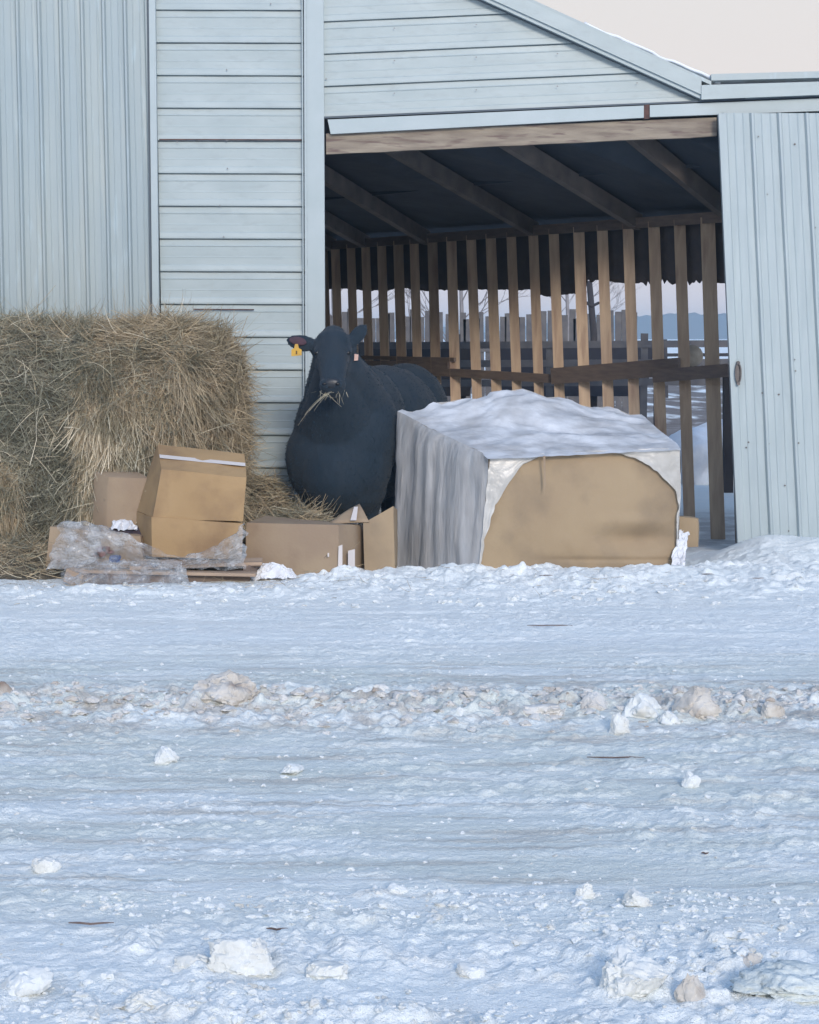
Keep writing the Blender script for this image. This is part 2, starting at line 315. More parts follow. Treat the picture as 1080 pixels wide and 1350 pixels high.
def hexbox(name, c, m, parent=None, n=14, bulge=.0, amp=.004, freq=4, faces=(0,1,2,3,4,5), seed=0, thick=0, smooth=True, bf=None):
    """c: 8 corners FBL FBR FTR FTL BBL BBR BTR BTL; gently bowed, dented cardboard faces welded at the edges"""
    c = [Vector(p) for p in c]; ctr = sum(c, Vector())/8
    fl = [(0,1,2,3),(5,4,7,6),(4,0,3,7),(1,5,6,2),(3,2,6,7),(4,5,1,0)]
    bm = bmesh.new(); cache = {}
    for fi in faces:
        a, b, d, e = [c[i] for i in fl[fi]]
        nrm = (b-a).cross(e-a).normalized()
        bl = bulge if (bf is None or fi in bf) else 0
        g = []
        for i in range(n+1):
            row = []
            for j in range(n+1):
                u = j/n; v = i/n
                p = (a*(1-u)+b*u)*(1-v)+(e*(1-u)+d*u)*v
                w = 4*u*(1-u)*4*v*(1-v)
                q = p+nrm*(bl*min(1, w*1.2))+nrm*(mn.noise(p*freq+Vector((seed,0,0)))*amp*min(1, w*3))
                q += Vector((mn.noise(p*3+Vector((seed,9,0))), mn.noise(p*3+Vector((seed,0,9))), mn.noise(p*3+Vector((seed,5,5)))))*amp*.8
                k = (round(p.x, 4), round(p.y, 4), round(p.z, 4))
                if k not in cache: cache[k] = bm.verts.new(q)
                row.append(cache[k])
            g.append(row)
        for i in range(n):
            for j in range(n):
                try: bm.faces.new((g[i][j], g[i][j+1], g[i+1][j+1], g[i+1][j]))
                except ValueError: pass
    me = bpy.data.meshes.new(name); bm.to_mesh(me); bm.free()
    me.polygons.foreach_set('use_smooth', [False]*len(me.polygons)); me.update()
    o = link(name, me, m, parent)
    if smooth:
        me.polygons.foreach_set('use_smooth', [True]*len(me.polygons))
        try: me.set_sharp_from_angle(angle=math.radians(35))
        except Exception: pass
    return o
def patch(name, fn, nu, nv, m, parent=None, amp=0, freq=6, seed=0, thick=0, smooth=True, aniso=(1,1,1)):
    v = []; f = []
    for i in range(nv+1):
        for j in range(nu+1):
            p = Vector(fn(j/nu, i/nv)); q = Vector((p.x*aniso[0], p.y*aniso[1], p.z*aniso[2]))*freq+Vector((seed*3.1, 0, 0))
            p += Vector((mn.noise(q), mn.noise(q+Vector((7,7,7))), mn.noise(q+Vector((3,9,1)))))*amp; v.append(p)
    for i in range(nv):
        for j in range(nu): k = i*(nu+1)+j; f.append((k, k+1, k+nu+2, k+nu+1))
    o = mesh(name, v, f, m, parent, smooth)
    if thick: s = o.modifiers.new('s', 'SOLIDIFY'); s.thickness = thick
    return o
# ------------------------------------------------------------------ barn
WY = 13.5
barn = empty('barn', (-2.2, WY, -.12)); tag(barn, 'white metal sided barn with horizontal lap siding and open shed doorway', 'barn')
def ribsheet(name, Y, ribs_top, ribs_bot, ytop, ybot, m, parent, hw=2.6, dep=.032, extra=None, xl=None, xr=None):
    prof = []
    def xat(i, y): return ribs_top[i]+(ribs_bot[i]-ribs_top[i])*(y-150)/(550)
    cols = []                     # (index, offset, depth)
    for i in range(len(ribs_top)):
        for off, d in ((-hw-1.6, 0), (-hw-.9, -.004), (-hw*.55, dep), (hw*.35, dep), (hw, 0)): cols.append((i, off, d))
        if i < len(ribs_top)-1:
            w = ribs_top[i+1]-ribs_top[i]
            for off, d in ((w*.34-1.2, 0), (w*.34, .0035), (w*.34+1.2, 0), (w*.66-1.2, 0), (w*.66, .0035), (w*.66+1.2, 0)): cols.append((i, off, d))
    v = []; f = []
    ysn = 14
    for r in range(ysn+1):
        y = ytop+(ybot-ytop)*r/ysn
        for (i, off, d) in cols:
            p = P(xat(i, y)+off, y, Y); p.y -= d; p.y += .004*math.sin(r*1.7+i); v.append(p)
    nc = len(cols)
    for r in range(ysn):
        for k in range(nc-1): a = r*nc+k; f.append((a, a+nc, a+nc+1, a+1))
    return mesh(name, v, f, m, parent)
# left ribbed wall
rt = [-4+28.3*k for k in range(-26, 8)]; rb = [4+28.2*k+.2 for k in range(-26, 8)]
ribsheet('ribbed_wall', WY-.01, [x+7.5*0 for x in [a+2.6 for a in rt]], [b+7 for b in rb], -420, 725, M['ribbed'], barn)
b_ = MB()
b_.board(P(196,-420,WY-.05), P(209.5,722,WY-.05), .05, .05, up=Vector((0,1,0))); b_.build('corner_trim', M['trimw'], barn)
b_ = MB(); b_.board(P(190.5,-420,WY-.045), P(203,722,WY-.045), .014, .03, up=Vector((0,1,0))); b_.build('door_edge_seam', M['dirt_metal'], barn)
# lap siding
def lapside(name, lines, xl, xr, Y, slope, x0, parent, jag=0):
    v = []; f = []; prof = []
    for i in range(len(lines)-1):
        h = lines[i+1]-lines[i]
        for fr, d in ((.0, -.014), (.035, -.014), (.05, 0), (.21, .003), (.235, .0065), (.26, .003), (.55, .004), (.575, .006), (.6, .005), (.80, .007), (.83, .012), (.95, .018), (1.0, .018)): prof.append((lines[i]+h*fr, d, i))
    nseg = 12; rows = 0
    for (y, d, i) in prof:
        a, b = xl(y), xr(y)
        if b-a < 1: a = b-1
        for k in range(nseg+1):
            x = a+(b-a)*k/nseg
            p = P(x, y-slope*(x-x0), Y-d+.0025*math.sin(i*2.3+k*.9)); v.append(p)
        rows += 1
    for r in range(rows-1):
        for k in range(nseg): q = r*(nseg+1)+k; f.append((q, q+nseg+1, q+nseg+2, q+1))
    return mesh(name, v, f, M['siding'], parent)
ln = [12.3+43.1*k for k in range(-10, 17)]
lapside('lap_siding', ln, lambda y: 205+y*.018, lambda y: 400+.009*y, WY, -.003, 205, barn)
# dark joint lines under laps, fine gaps
for x, y in [(357,5),(299,185),(300,222),(299,92),(295,312),(234,187),(290,271),(430,104)]:
    p = P(x, y, WY-.03); sc = MB(); sc.tube([p, p+Vector((0,-.006,0))], .006, 6); sc.build('screw', M['screw'], barn)
for k in range(5):
    for x in (520, 628, 735, 840):
        y = 41+43*k-.043*(x-425)
        if y > (x-640)*.455+18 and y < 150: p = P(x, y, WY-.03); sc = MB(); sc.tube([p, p+Vector((0,-.006,0))], .0055, 6); sc.build('screw', M['screw'], barn)
for (x0_, x1_, y_) in ((210,400,184.6),(255,335,408.5)):
    st = MB(); st.add([P(x0_, y_, WY-.024), P(x1_, y_+.6, WY-.024), P(x1_, y_-1.1, WY-.024), P(x0_, y_-1.6, WY-.024)], [(0,1,2,3)]); st.build('rust_streak', M['rust'], barn)
# post trim
b_ = MB(); b_.board(P(413.5,-420,WY-.03), P(418.5,722,WY-.03), .135, .06, up=Vector((0,1,0))); b_.build('door_post', M['trimw'], barn)
b_ = MB(); b_.board(P(401,-420,WY-.045), P(405.5,722,WY-.045), .02, .03, up=Vector((0,1,0))); b_.board(P(396.8,-420,WY-.04), P(401.3,722,WY-.04), .008, .03, up=Vector((0,1,0))); b_.build('post_channel', M['trimw'], barn)
# gable siding
def rake(x): return (x-640)*.4545+2
ln2 = [27.9+42.7*k for k in range(-9, 4)]
def xr_(y):                        # intersection of sloped lap line with rake
    return max(426, (y+.043*425+640*.4545-2)/(.4545+.043))
lapside('gable_siding', ln2, lambda y: 423+y*.012, xr_, WY, .043, 425, barn)
# header trim (two lengths with a rusty gap) and wooden header
def strip(name, a, b, c, d, Y, th, m, parent): # quad tl,tr,br,bl pixels with thickness
    q = [P(*x, Y) for x in (d, c, b, a)]; return mesh(name, *quadprism(q, [p+Vector((0,th,0)) for p in q]), m, parent)
strip('header_trim', (432,157.5), (849,139), (849,155), (436,176.5), WY-.06, .05, M['trimw'], barn)
strip('header_trim', (857,138.5), (1400,117), (1400,135), (857,154), WY-.06, .05, M['trimw'], barn)
strip('rusty_gap', (849,137), (857,136), (857,156), (849,157), WY-.05, .03, M['rust'], barn)
strip('header_lap', (426,153.5), (1400,112), (1400,114), (426,156), WY-.055, .04, M['dirt_metal'], barn)
hb = MB()
N = 14
top = []; bot = []
for i in range(N+1):
    x = 430+515*i/N; top.append(P(x, 176-21.5*i/N, WY-.02)); bot.append(P(x, 203.5-24*i/N+random.uniform(-.7,.7), WY-.02))
vv = top+bot+[p+Vector((0,.05,0)) for p in top]+[p+Vector((0,.05,0)) for p in bot]; n1 = N+1; ff = []
for i in range(N): ff += [(i, n1+i, n1+i+1, i+1), (n1+i, 3*n1+i, 3*n1+i+1, n1+i+1), (2*n1+i, 2*n1+i+1, 3*n1+i+1, 3*n1+i)]
mesh('header_board', vv, ff, M['wood_grey'], barn)
# rake trim, roof
def rakeline(name, o0, o1, Y, th, m, x0=425, x1=925):
    n = 10; v = []
    for i in range(n+1):
        x = x0+(x1-x0)*i/n
        v.append((x, rake(x)+o0)); 
    q = []
    for (x, y) in v: q.append(P(x, y, Y)); 
    q2 = [P(x, y-o0+o1, Y) for (x, y) in v]
    mb = MB()
    for i in range(n): mb.add([q[i], q[i+1], q2[i+1], q2[i], q[i]+Vector((0,th,0)), q[i+1]+Vector((0,th,0)), q2[i+1]+Vector((0,th,0)), q2[i]+Vector((0,th,0))], [(0,1,2,3),(7,6,5,4),(0,4,5,1),(3,2,6,7)])
    return mb.build(name, m, barn)
rakeline('rake_seam', 1.5, -1, WY-.05, .04, M['dirt_metal'], 425, 918)
rakeline('rake_channel', -1, -7, WY-.09, .08, M['trimw'], 425, 925)
rakeline('rake_fascia', -7, -27, WY-.11, .09, M['siding'], 425, 925)
fas = strip('eave_fascia', (925,112), (1400,98), (1400,112), (925,131), WY-.12, .1, M['siding'], barn)
strip('eave_seam', (925,130), (1400,110), (1400,112), (925,131.5), WY-.10, .05, M['dirt_metal'], barn)
# lean-to roof with snow over it
A3 = P(250, rake(250)-27, WY-.1); B3 = P(938, 112, WY-.1); back = Vector((-.4, 8.2, -.55))
rf = mesh('roof', *quadprism([A3, B3, B3+Vector((0,0,.03)), A3+Vector((0,0,.03))], [p+back for p in (A3, B3, B3+Vector((0,0,.03)), A3+Vector((0,0,.03)))]), M['ribbed'], barn)
def roofsnow(u, v):
    x = 770+180*u; p = P(x, (x-700)*.436-1+4, WY-.05)+back*v*.9; return p+Vector((0,0,.012+.02*min(1,u*5)*math.sin(v*40+u*30)*.3+.05*min(1,u*3)*min(1,v*30)*min(1,(1-u)*3)))
patch('roof_snow', roofsnow, 20, 40, M['snowroof'], barn, amp=.012, freq=9, thick=-.02)
C3 = P(938,106,WY-.1); D3 = P(1400,94,WY-.1)
mesh('shed_roof', *quadprism([C3, D3, D3+Vector((0,0,.05)), C3+Vector((0,0,.05))], [p+Vector((0,4.5,-.35)) for p in (C3, D3, D3+Vector((0,0,.05)), C3+Vector((0,0,.05)))]), M['ribbed'], barn)
# main barn mass behind the left walls (side and back), closes the shed on the left
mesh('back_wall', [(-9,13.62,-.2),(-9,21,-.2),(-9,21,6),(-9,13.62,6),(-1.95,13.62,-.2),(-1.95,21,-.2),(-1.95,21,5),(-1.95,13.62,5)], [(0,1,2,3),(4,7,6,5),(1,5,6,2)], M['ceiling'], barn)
mesh('shed_side_wall', [P(985,720,WY+.1), P(1400,720,WY+.1), P(1400,120,WY+.1), P(985,120,WY+.1)], [(0,1,2,3)], M['ribbed'], barn)
b_ = MB(); b_.board(P(962,160,WY+.12), P(976,716,WY+.12), .06, .1, up=Vector((0,1,0))); b_.build('door_jamb', M['rail'], barn)
# ------------------------------------------------------------------ slatted wall line
A_ = np.array([2.57, 14.6]); U_ = np.array([-.581, .814])
def fence_pt(px):
    k = (px-540)/F; t = (A_[0]-k*A_[1])/(k*U_[1]-U_[0]); return A_+U_*t
ZT = 2.58
fw = empty('slatted_fence', (*fence_pt(700), -.12)); tag(fw, 'tall brown wooden slat fence closing the back of the dark shed', 'fence')
cent = [333,346,360,374,388,402,417,431,447,467.5,487,508,530,551,575,600,626,652,679,708,735,768,799,833,867,901,938]
fn = Vector((U_[1], -U_[0], 0))*-1       # toward the doorway
fn = Vector((-U_[1], -abs(U_[0]), 0)); fn.normalize(); fn = Vector((-.814,-.581,0))
for i, px in enumerate(cent):
    q = fence_pt(px); q2 = fence_pt(px+(9 if px > 600 else 5)); q0 = fence_pt(px-5)
    w = .098+random.uniform(-.008, .008)
    wv = Vector((-U_[0], -U_[1], 0))
    # slats face the doorway squarely
    a = Vector((q0[0], q0[1], ZT)); b = Vector((q2[0], q2[1], -.16))
    if px > 930: w = .12
    if abs(px-905) < 8: b.z = -.14
    o = board('slat', a, b, w, .028, M['slat'], fw, up=Vector((.12,1,0)))
def rail(name, x0, y0, x1, y1, hpx, m=M['rail'], off=.05):
    q0 = fence_pt(x0); q1 = fence_pt(x1); a = P(x0, y0, q0[1]-off); b = P(x1, y1, q1[1]-off)
    return board(name, a, b, hpx/F*(q0[1]+q1[1])/2, .03, m, fw)
rail('rail', 430, 484, 592, 484, 17); rail('rail', 560, 489, 742, 500, 11); rail('rail', 728, 496, 896, 483, 22, off=.09); rail('rail', 862, 496, 962, 488, 17, off=.13)
rail('rail', 430, 470, 600, 474, 5)
rail('top_plate', 333, 331, 962, 285, 12, off=.04)
# ------------------------------------------------------------------ ceiling and rafters (part of the barn)
raf = [(60,205,400),(150,205,436),(235,205,480),(333,200,560),(465,190,702),(620,183,838),(800,176,962),(1010,168,1085)]
pa = []; pb = []
for x0, y0, x1 in raf:
    pa.append(P(x0, y0-28, WY+.06)); q = fence_pt(x1); pb.append(Vector((q[0], q[1], ZT+.02)))
v = []; f = []
for a, b in zip(pa, pb): v += [a+Vector((0,0,.1)), b+(b-a)*.12+Vector((0,0,.1))]
for i in range(len(pa)-1): f.append((2*i, 2*i+1, 2*i+3, 2*i+2))
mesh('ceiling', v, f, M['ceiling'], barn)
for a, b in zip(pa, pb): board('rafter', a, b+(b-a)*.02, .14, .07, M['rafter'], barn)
# battens seen faintly between rafters
for i in range(1, len(pa)-1):
    for s in (.25, .62):
        a = pa[i].lerp(pb[i], s)+Vector((0,0,.08)); b = pa[i+1].lerp(pb[i+1], s)+Vector((0,0,.08)); board('purlin', a, b, .03, .07, M['ceiling'], barn)
# torn sheeting behind the slats
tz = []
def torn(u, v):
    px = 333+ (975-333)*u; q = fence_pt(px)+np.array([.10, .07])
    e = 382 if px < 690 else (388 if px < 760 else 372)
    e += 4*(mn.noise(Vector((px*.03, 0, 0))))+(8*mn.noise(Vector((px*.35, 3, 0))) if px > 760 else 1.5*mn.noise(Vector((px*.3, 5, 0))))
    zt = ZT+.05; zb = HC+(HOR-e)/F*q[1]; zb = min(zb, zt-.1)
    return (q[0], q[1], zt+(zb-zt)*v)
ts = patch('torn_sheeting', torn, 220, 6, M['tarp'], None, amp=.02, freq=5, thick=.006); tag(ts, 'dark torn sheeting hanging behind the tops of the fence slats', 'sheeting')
# ------------------------------------------------------------------ sliding door
sd_ = empty('sliding_door', P(1040, 716, WY-.1)); tag(sd_, 'white ribbed metal sliding door pushed open at the right of the doorway', 'door')
drt = [956,992,1028,1064,1100,1136,1172,1208,1244]; drb = [979,1017,1055,1093,1131,1169,1207,1245,1283]
ribsheet('door_sheet', WY-.13, drt, drb, 149, 722, M['door'], sd_, hw=3.0, dep=.02)
b_ = MB(); b_.board(P(951.5,150,WY-.13), P(977,722,WY-.13), .055, .05, up=Vector((0,1,0))); b_.build('door_edge', M['door'], sd_)
h_ = MB(); c = P(973.5, 492, WY-.175)
pts = [c+Vector((.021*math.sin(a), 0, .075*math.cos(a))) for a in [k*2*math.pi/20 for k in range(21)]]
h_.tube(pts, .006, 6); h_.add([c+Vector((x,.012,z)) for x, z in ((-.016,-.07),(.016,-.07),(.016,.07),(-.016,.07))], [(0,1,2,3)])
for s in (-1,1): h_.tube([c+Vector((0,.015,s*.08)), c+Vector((0,-.008,s*.08))], .014, 8)
h_.build('door_handle', M['handle'], sd_)
nl = MB()
for x, y in [(987,583),(984,590),(1048,474),(1049,489),(1005,518),(1027,520),(1035,640),(1000,180),(1048,190),(1012,256),(1040,700),(1053,584),(1014,585),(1075,300)]:
    p = P(x, y, WY-.136); r = random.uniform(.004, .008); nl.tube([p, p+Vector((0,-.004,0))], r, 6)
nl.build('nail_holes', M['handle'], sd_)
# ------------------------------------------------------------------ strands
def strands(pos, dr, length, width, curl=.5, seg=4, droop=.0):
    n = len(pos); pos = np.asarray(pos, float); dr = np.asarray(dr, float); dr /= np.linalg.norm(dr, axis=1, keepdims=True)+1e-9
    side = np.cross(dr, rng.normal(size=(n, 3))); side /= np.linalg.norm(side, axis=1, keepdims=True)+1e-9
    bend = np.cross(dr, side); length = np.asarray(length)*np.ones(n); width = np.asarray(width)*np.ones(n)
    cu = rng.normal(size=n)*curl; cs = rng.normal(size=n)*curl*.6
    V = []
    for i in range(seg+1):
        t = i/seg; c = pos+dr*(length*t)[:, None]+bend*(cu*length*t*t)[:, None]+side*(cs*length*t*t)[:, None]
        c[:, 2] -= droop*length*t*t
        w = side*(width*(1-.5*t)/2)[:, None]; V += [c-w, c+w]
    V = np.stack(V, 1).reshape(-1, 3); k = (seg+1)*2
    Q = np.array([[2*i, 2*i+1, 2*i+3, 2*i+2] for i in range(seg)])
    Q = (np.arange(n)[:, None, None]*k+Q[None]).reshape(-1, 4)
    return V, Q
def join(parts):                    # [(V,Q,mat_index)]
    Vs = []; Qs = []; Ms = []; k = 0
    for V, Q, mi in parts: Vs.append(V); Qs.append(Q+k); Ms.append(np.full(len(Q), mi)); k += len(V)
    return np.concatenate(Vs), np.concatenate(Qs), np.concatenate(Ms)
# ------------------------------------------------------------------ hay bale
BY, BZ, BR = 12.78, .785, .87
XR = -1.40
def bale_surface(X, th):
    """X along axis, th angle (0 = facing camera, 90 = up)"""
    e = sst(.28, 0, XR-X)                                            # rounding of the end
    c = np.cos(th); s = np.sin(th); k = (np.abs(c)**2.8+np.abs(s)**2.8)**(-1/2.8)
    r = BR*k*(1-.22*e*e)+.05*fbm(X*2.2, th*2.6, 5, 4)+.02*fbm(X*8, th*8, 6, 3)
    r = r+.07*sst(.1, -.9, s)*sst(.0, 1.0, c)
    r = r-.03*sst(-2.2, -2.3, X)*sst(.8, .2, s)
    return np.stack([X+.16*sst(.2,-1,s)*sst(-2.4, XR, X), BY-r*c*.76, np.maximum(BZ+r*s, -.16)], -1)
xa = np.concatenate([np.linspace(-4.6, -3, 12)[:-1], np.linspace(-3, XR, 110)]); ta = np.linspace(-math.pi*.5, math.pi*1.5, 190)
TX, TT = np.meshgrid(xa, ta); Vb = bale_surface(TX, TT)
nb, ma = len(xa), len(ta); I = np.arange(nb*ma).reshape(ma, nb)
Qb = np.stack([I[:-1,:-1], I[:-1,1:], I[1:,1:], I[1:,:-1]], -1).reshape(-1, 4)
Vb = Vb.reshape(-1, 3)
# end cap rings
ring = Vb.reshape(ma, nb, 3)[:, -1]; cc = np.array([XR+.05, BY, BZ]); caps = [ring]; cv = []; base = len(Vb)
K = 8
for k in range(1, K+1):
    t = k/K; cv.append(ring*(1-t)+cc*t+np.array([.06*math.sin(t*1.5), 0, 0])+rng.normal(size=(ma, 3))*.012)
Vb = np.concatenate([Vb]+cv)
idx = [I[:, -1]]+[base+np.arange(ma)+k*ma for k in range(K)]
Qc = np.concatenate([np.stack([idx[k][:-1], idx[k][1:], idx[k+1][1:], idx[k+1][:-1]], -1) for k in range(K)])
parts = [(Vb, np.concatenate([Qb, Qc]), 0)]
def bale_strands(n, xlo, xhi, tlo, thi, dirf, L, w, mi, curl=.5, out_=.02, droop=.2):
    X = rng.uniform(xlo, xhi, n); T = rng.uniform(tlo, thi, n); p = bale_surface(X, T)
    nrm = np.stack([np.zeros(n), -np.cos(T), np.sin(T)], -1)
    d = dirf(X, T, n)+nrm*rng.uniform(-.05, .22, n)[:, None]*np.where(np.sin(T) > .75, .4, 1)[:, None]
    V, Q = strands(p+nrm*rng.uniform(-.01, out_, n)[:, None], d, rng.uniform(*L, n), rng.uniform(*w, n), curl, 4, droop); parts.append((V, Q, mi))
def down(X, T, n): # along the curved face, downwards with spread
    tv = np.stack([np.zeros(n), -np.sin(T)*1.0, -np.cos(T)*1.0], -1)*1.0
    tv = np.stack([rng.normal(size=n)*.35, -np.sin(T)*.6, -np.abs(np.cos(T))-.1], -1); return tv
def rnd(X, T, n): return np.stack([rng.normal(size=n), rng.normal(size=n)*.3, rng.normal(size=n)*.7], -1)
def across(X, T, n): return np.stack([rng.choice([-1, 1], n)*rng.uniform(.6, 1, n), rng.normal(size=n)*.3, rng.normal(size=n)*.35-.1], -1)
D = math.radians
bale_strands(16000, -3.0, -2.25, D(-70), D(110), rnd, (.05,.18), (.003,.007), 2)
bale_strands(15000, -2.4, XR, D(-70), D(50), rnd, (.05,.16), (.003,.007), 2)
bale_strands(9000, -2.32, XR, D(-30), D(48), down, (.08,.26), (.003,.007), 1, .35)
bale_strands(2800, -2.30, -1.85, D(-28), D(22), down, (.12,.30), (.004,.008), 3, .3)
bale_strands(9000, -2.2, XR, D(36), D(120), across, (.08,.26), (.003,.007), 1, .5)
bale_strands(5000, -3.0, XR, D(45), D(100), across, (.08,.24), (.003,.006), 1, .6)
bale_strands(700, -3.0, XR, D(-50), D(85), rnd, (.10,.30), (.004,.007), 3, .6, .04)
bale_strands(1800, -2.95, -2.72, D(-40), D(-5), down, (.08,.22), (.003,.007), 1, .4)
bale_strands(2600, XR-.25, XR, D(-20), D(95), lambda X,T,n: np.stack([rng.uniform(0,.7,n), rng.normal(size=n)*.3, -rng.uniform(.3,1,n)], -1), (.10,.30), (.003,.007), 1, .4, .05, .4)
bale_strands(1800, XR-.06, XR+.0, D(-60), D(5), lambda X,T,n: np.stack([rng.uniform(.3,.9,n), rng.normal(size=n)*.3, -rng.uniform(.3,1,n)], -1), (.12,.32), (.003,.007), 1, .4, .08, .6)
bale_strands(1500, XR-.12, XR, D(-55), D(15), lambda X,T,n: np.stack([rng.uniform(.1,.8,n), rng.normal(size=n)*.3, -rng.uniform(.3,1,n)], -1), (.08,.24), (.003,.007), 2, .5, .05, .5)
# end face strands
n = 9000; a = rng.uniform(0, 2*math.pi, n); r = BR*np.sqrt(rng.uniform(0, 1, n)); p = np.stack([XR+rng.uniform(-.02,.08,n)+.10*(r<.7), BY-r*np.cos(a)*.76, np.maximum(BZ+r*np.sin(a), -.1)], -1)
V, Q = strands(p, np.stack([rng.uniform(-.1,.5,n), rng.normal(size=n), rng.normal(size=n)-.5], -1), rng.uniform(.06,.22,n), rng.uniform(.003,.007,n), .5); parts.append((V, Q, 1))
Vj, Qj, Mj = join(parts)
bale = fastmesh('hay_bale', Vj, Qj, [M['hay'], M['straw'], M['strawg'], M['strawp']], smooth=False, midx=Mj)
tag(bale, 'big round hay bale lying on its side against the barn wall at left', 'hay bale')
# loose hay on the ground
def hayh(X, Y):
    h = .70*np.exp(-((X+1.08)/.30)**2-((Y-12.95)/.55)**2)+.46*np.exp(-((X+.72)/.30)**2-((Y-12.30)/.30)**2)+.10*np.exp(-((X+1.7)/.8)**2-((Y-11.95)/.22)**2)+.22*np.exp(-((X+2.7)/.35)**2-((Y-11.85)/.25)**2)
    return h
def hay_ground():
    xa = np.linspace(-3.2, -.2, 120); ya = np.linspace(11.4, 13.35, 80); X, Y = np.meshgrid(xa, ya)
    Z = gz(X, Y)+hayh(X, Y)-.045+.03*fbm(X*7, Y*7, 4, 3); V = np.stack([X, Y, Z], -1).reshape(-1, 3); I = np.arange(V.shape[0]).reshape(X.shape)
    Q = np.stack([I[:-1,:-1], I[:-1,1:], I[1:,1:], I[1:,:-1]], -1).reshape(-1, 4); parts = [(V, Q, 0)]
    n = 34000; X = rng.uniform(-3.2, -.25, n); Y = rng.uniform(11.5, 13.3, n); h = hayh(X, Y); k = h > rng.uniform(.012, .16, n); X = X[k]; Y = Y[k]; h = h[k]; n = len(X)
    p = np.stack([X, Y, gz(X, Y)+h-.03+rng.uniform(0, .03, n)], -1)
    d = np.stack([rng.normal(size=n), rng.normal(size=n)*.6, np.abs(rng.normal(size=n))*.25], -1)
    m = rng.random(n)
    for mi, s in ((1, m < .62), (2, (m >= .62)&(m < .93)), (3, m >= .93)):
        V, Q = strands(p[s], d[s], rng.uniform(.05, .2, s.sum()), rng.uniform(.003, .006, s.sum()), .6, 4, .15); parts.append((V, Q, mi))
    # stray stalks on the snow
    n = 260; X = rng.uniform(-2.6, 1.8, n); Y = 11.5-np.abs(rng.normal(size=n))*.35; X = np.where(rng.random(n) < .6, rng.uniform(-2.8,-.4,n), X)
    p = np.stack([X, Y, gfull(X, Y)+.006], -1); V, Q = strands(p, np.stack([rng.normal(size=n), rng.normal(size=n), rng.uniform(0,.1,n)], -1), rng.uniform(.04,.12,n), .003, .4); parts.append((V, Q, 1))
    Vj, Qj, Mj = join(parts)
    return fastmesh('loose_hay', Vj, Qj, [M['hay'], M['straw'], M['strawg'], M['strawp']], smooth=False, midx=Mj)
tag(hay_ground(), 'loose hay spilled on the snow around the bale and under the cow', 'hay', None, 'stuff')
# ------------------------------------------------------------------ cow
def ell(bm, c, r, rot=None, seg=20):
    Mx = Matrix.Translation(Vector(c)) @ (rot.to_4x4() if rot else Matrix.Identity(4)) @ Matrix.Diagonal((*r, 1))
    bmesh.ops.create_icosphere(bm, subdivisions=3, radius=1, matrix=Mx)
def cap(bm, a, b, ra, rb, n=10, sx=1.0):
    a = Vector(a); b = Vector(b)
    for i in range(n+1):
        t = i/n; r = ra+(rb-ra)*t; bmesh.ops.create_icosphere(bm, subdivisions=3, radius=1, matrix=Matrix.Translation(a.lerp(b, t)) @ Matrix.Diagonal((r*sx, r, r, 1)))
cowo = Vector((-.47, 12.78, -.12)); cr = Matrix.Rotation(math.radians(-19), 3, 'Z')
def Lc(x, y, z): return cowo+cr @ Vector((x, y, z+.0))
hd = Vector((-.535, 12.18, 0))
def Hh(x, y, z): return hd+Vector((x, y, z))
bm = bmesh.new()
ell(bm, Lc(.02, -.02, .98), (.40,.36,.46), cr); ell(bm, Lc(0, .2, 1.10), (.37,.46,.405), cr)
ell(bm, Lc(0, .8, 1.01), (.43,.72,.47), cr); ell(bm, Lc(0, 1.35, 1.10), (.34,.40,.385), cr); ell(bm, Lc(0,.75,.86), (.36,.65,.42), cr)
ell(bm, Lc(.0, -.2, .74), (.27,.24,.32), cr); ell(bm, Lc(0, 0, 1.36), (.16,.45,.14), cr); ell(bm, Lc(-.02,-.08,.80),(.405,.32,.40),cr); ell(bm, Lc(-.0,-.05,.62),(.33,.28,.27),cr)
cap(bm, Lc(0, 0, 1.22), Hh(0, .12, 1.42), .31, .15, 12); cap(bm, Lc(0, -.1, 1.05), Hh(0, .06, 1.34), .31, .13, 12); cap(bm, Lc(.12, .05, 1.12), Hh(.08, .12, 1.36), .25, .13, 10)
# head
ell(bm, Hh(0, .03, 1.50), (.136,.15,.12)); ell(bm, Hh(0, .06, 1.59), (.085,.09,.072)); ell(bm, Hh(0,.0,1.55),(.122,.09,.085)); cap(bm, Hh(-.10,.07,1.50), Hh(.10,.07,1.50), .07, .07, 6)
for s in (-1, 1):
    ell(bm, Hh(s*.098, -.045, 1.475), (.040,.045,.030)); ell(bm, Hh(s*.075, .03, 1.38), (.055,.10,.09))
    ell(bm, Hh(s*.045, -.245, 1.255), (.040,.032,.036))
cap(bm, Hh(0, -.02, 1.47), Hh(.005, -.165, 1.28), .115, .080, 8, 1.06)
ell(bm, Hh(.005, -.185, 1.245), (.095,.078,.066)); ell(bm, Hh(.005, -.14, 1.195), (.066,.075,.038)); cap(bm, Hh(.003,-.12,1.215), Hh(0,.02,1.33), .06, .1, 6)
def ear(a, b, wmid, flat, roll):
    a = Vector(a); b = Vector(b); d = (b-a); L_ = d.length; z = d.normalized(); y = Vector((0,1,0)); x = y.cross(z).normalized(); y = z.cross(x)
    R = Matrix((x, y, z)).transposed() @ Matrix.Rotation(roll, 3, 'Z')
    ell(bm, a.lerp(b, .52), (wmid, flat, L_*.5), R); cap(bm, a, a.lerp(b, .35), .035, .03, 4); ell(bm, a.lerp(b,.78), (wmid*.62, flat*.8, L_*.25), R)
ear(Hh(-.10, .04, 1.515), Hh(-.325, .02, 1.555), .062, .020, .2)
ear(Hh(.095, .04, 1.505), Hh(.235, .03, 1.665), .055, .020, -.2)
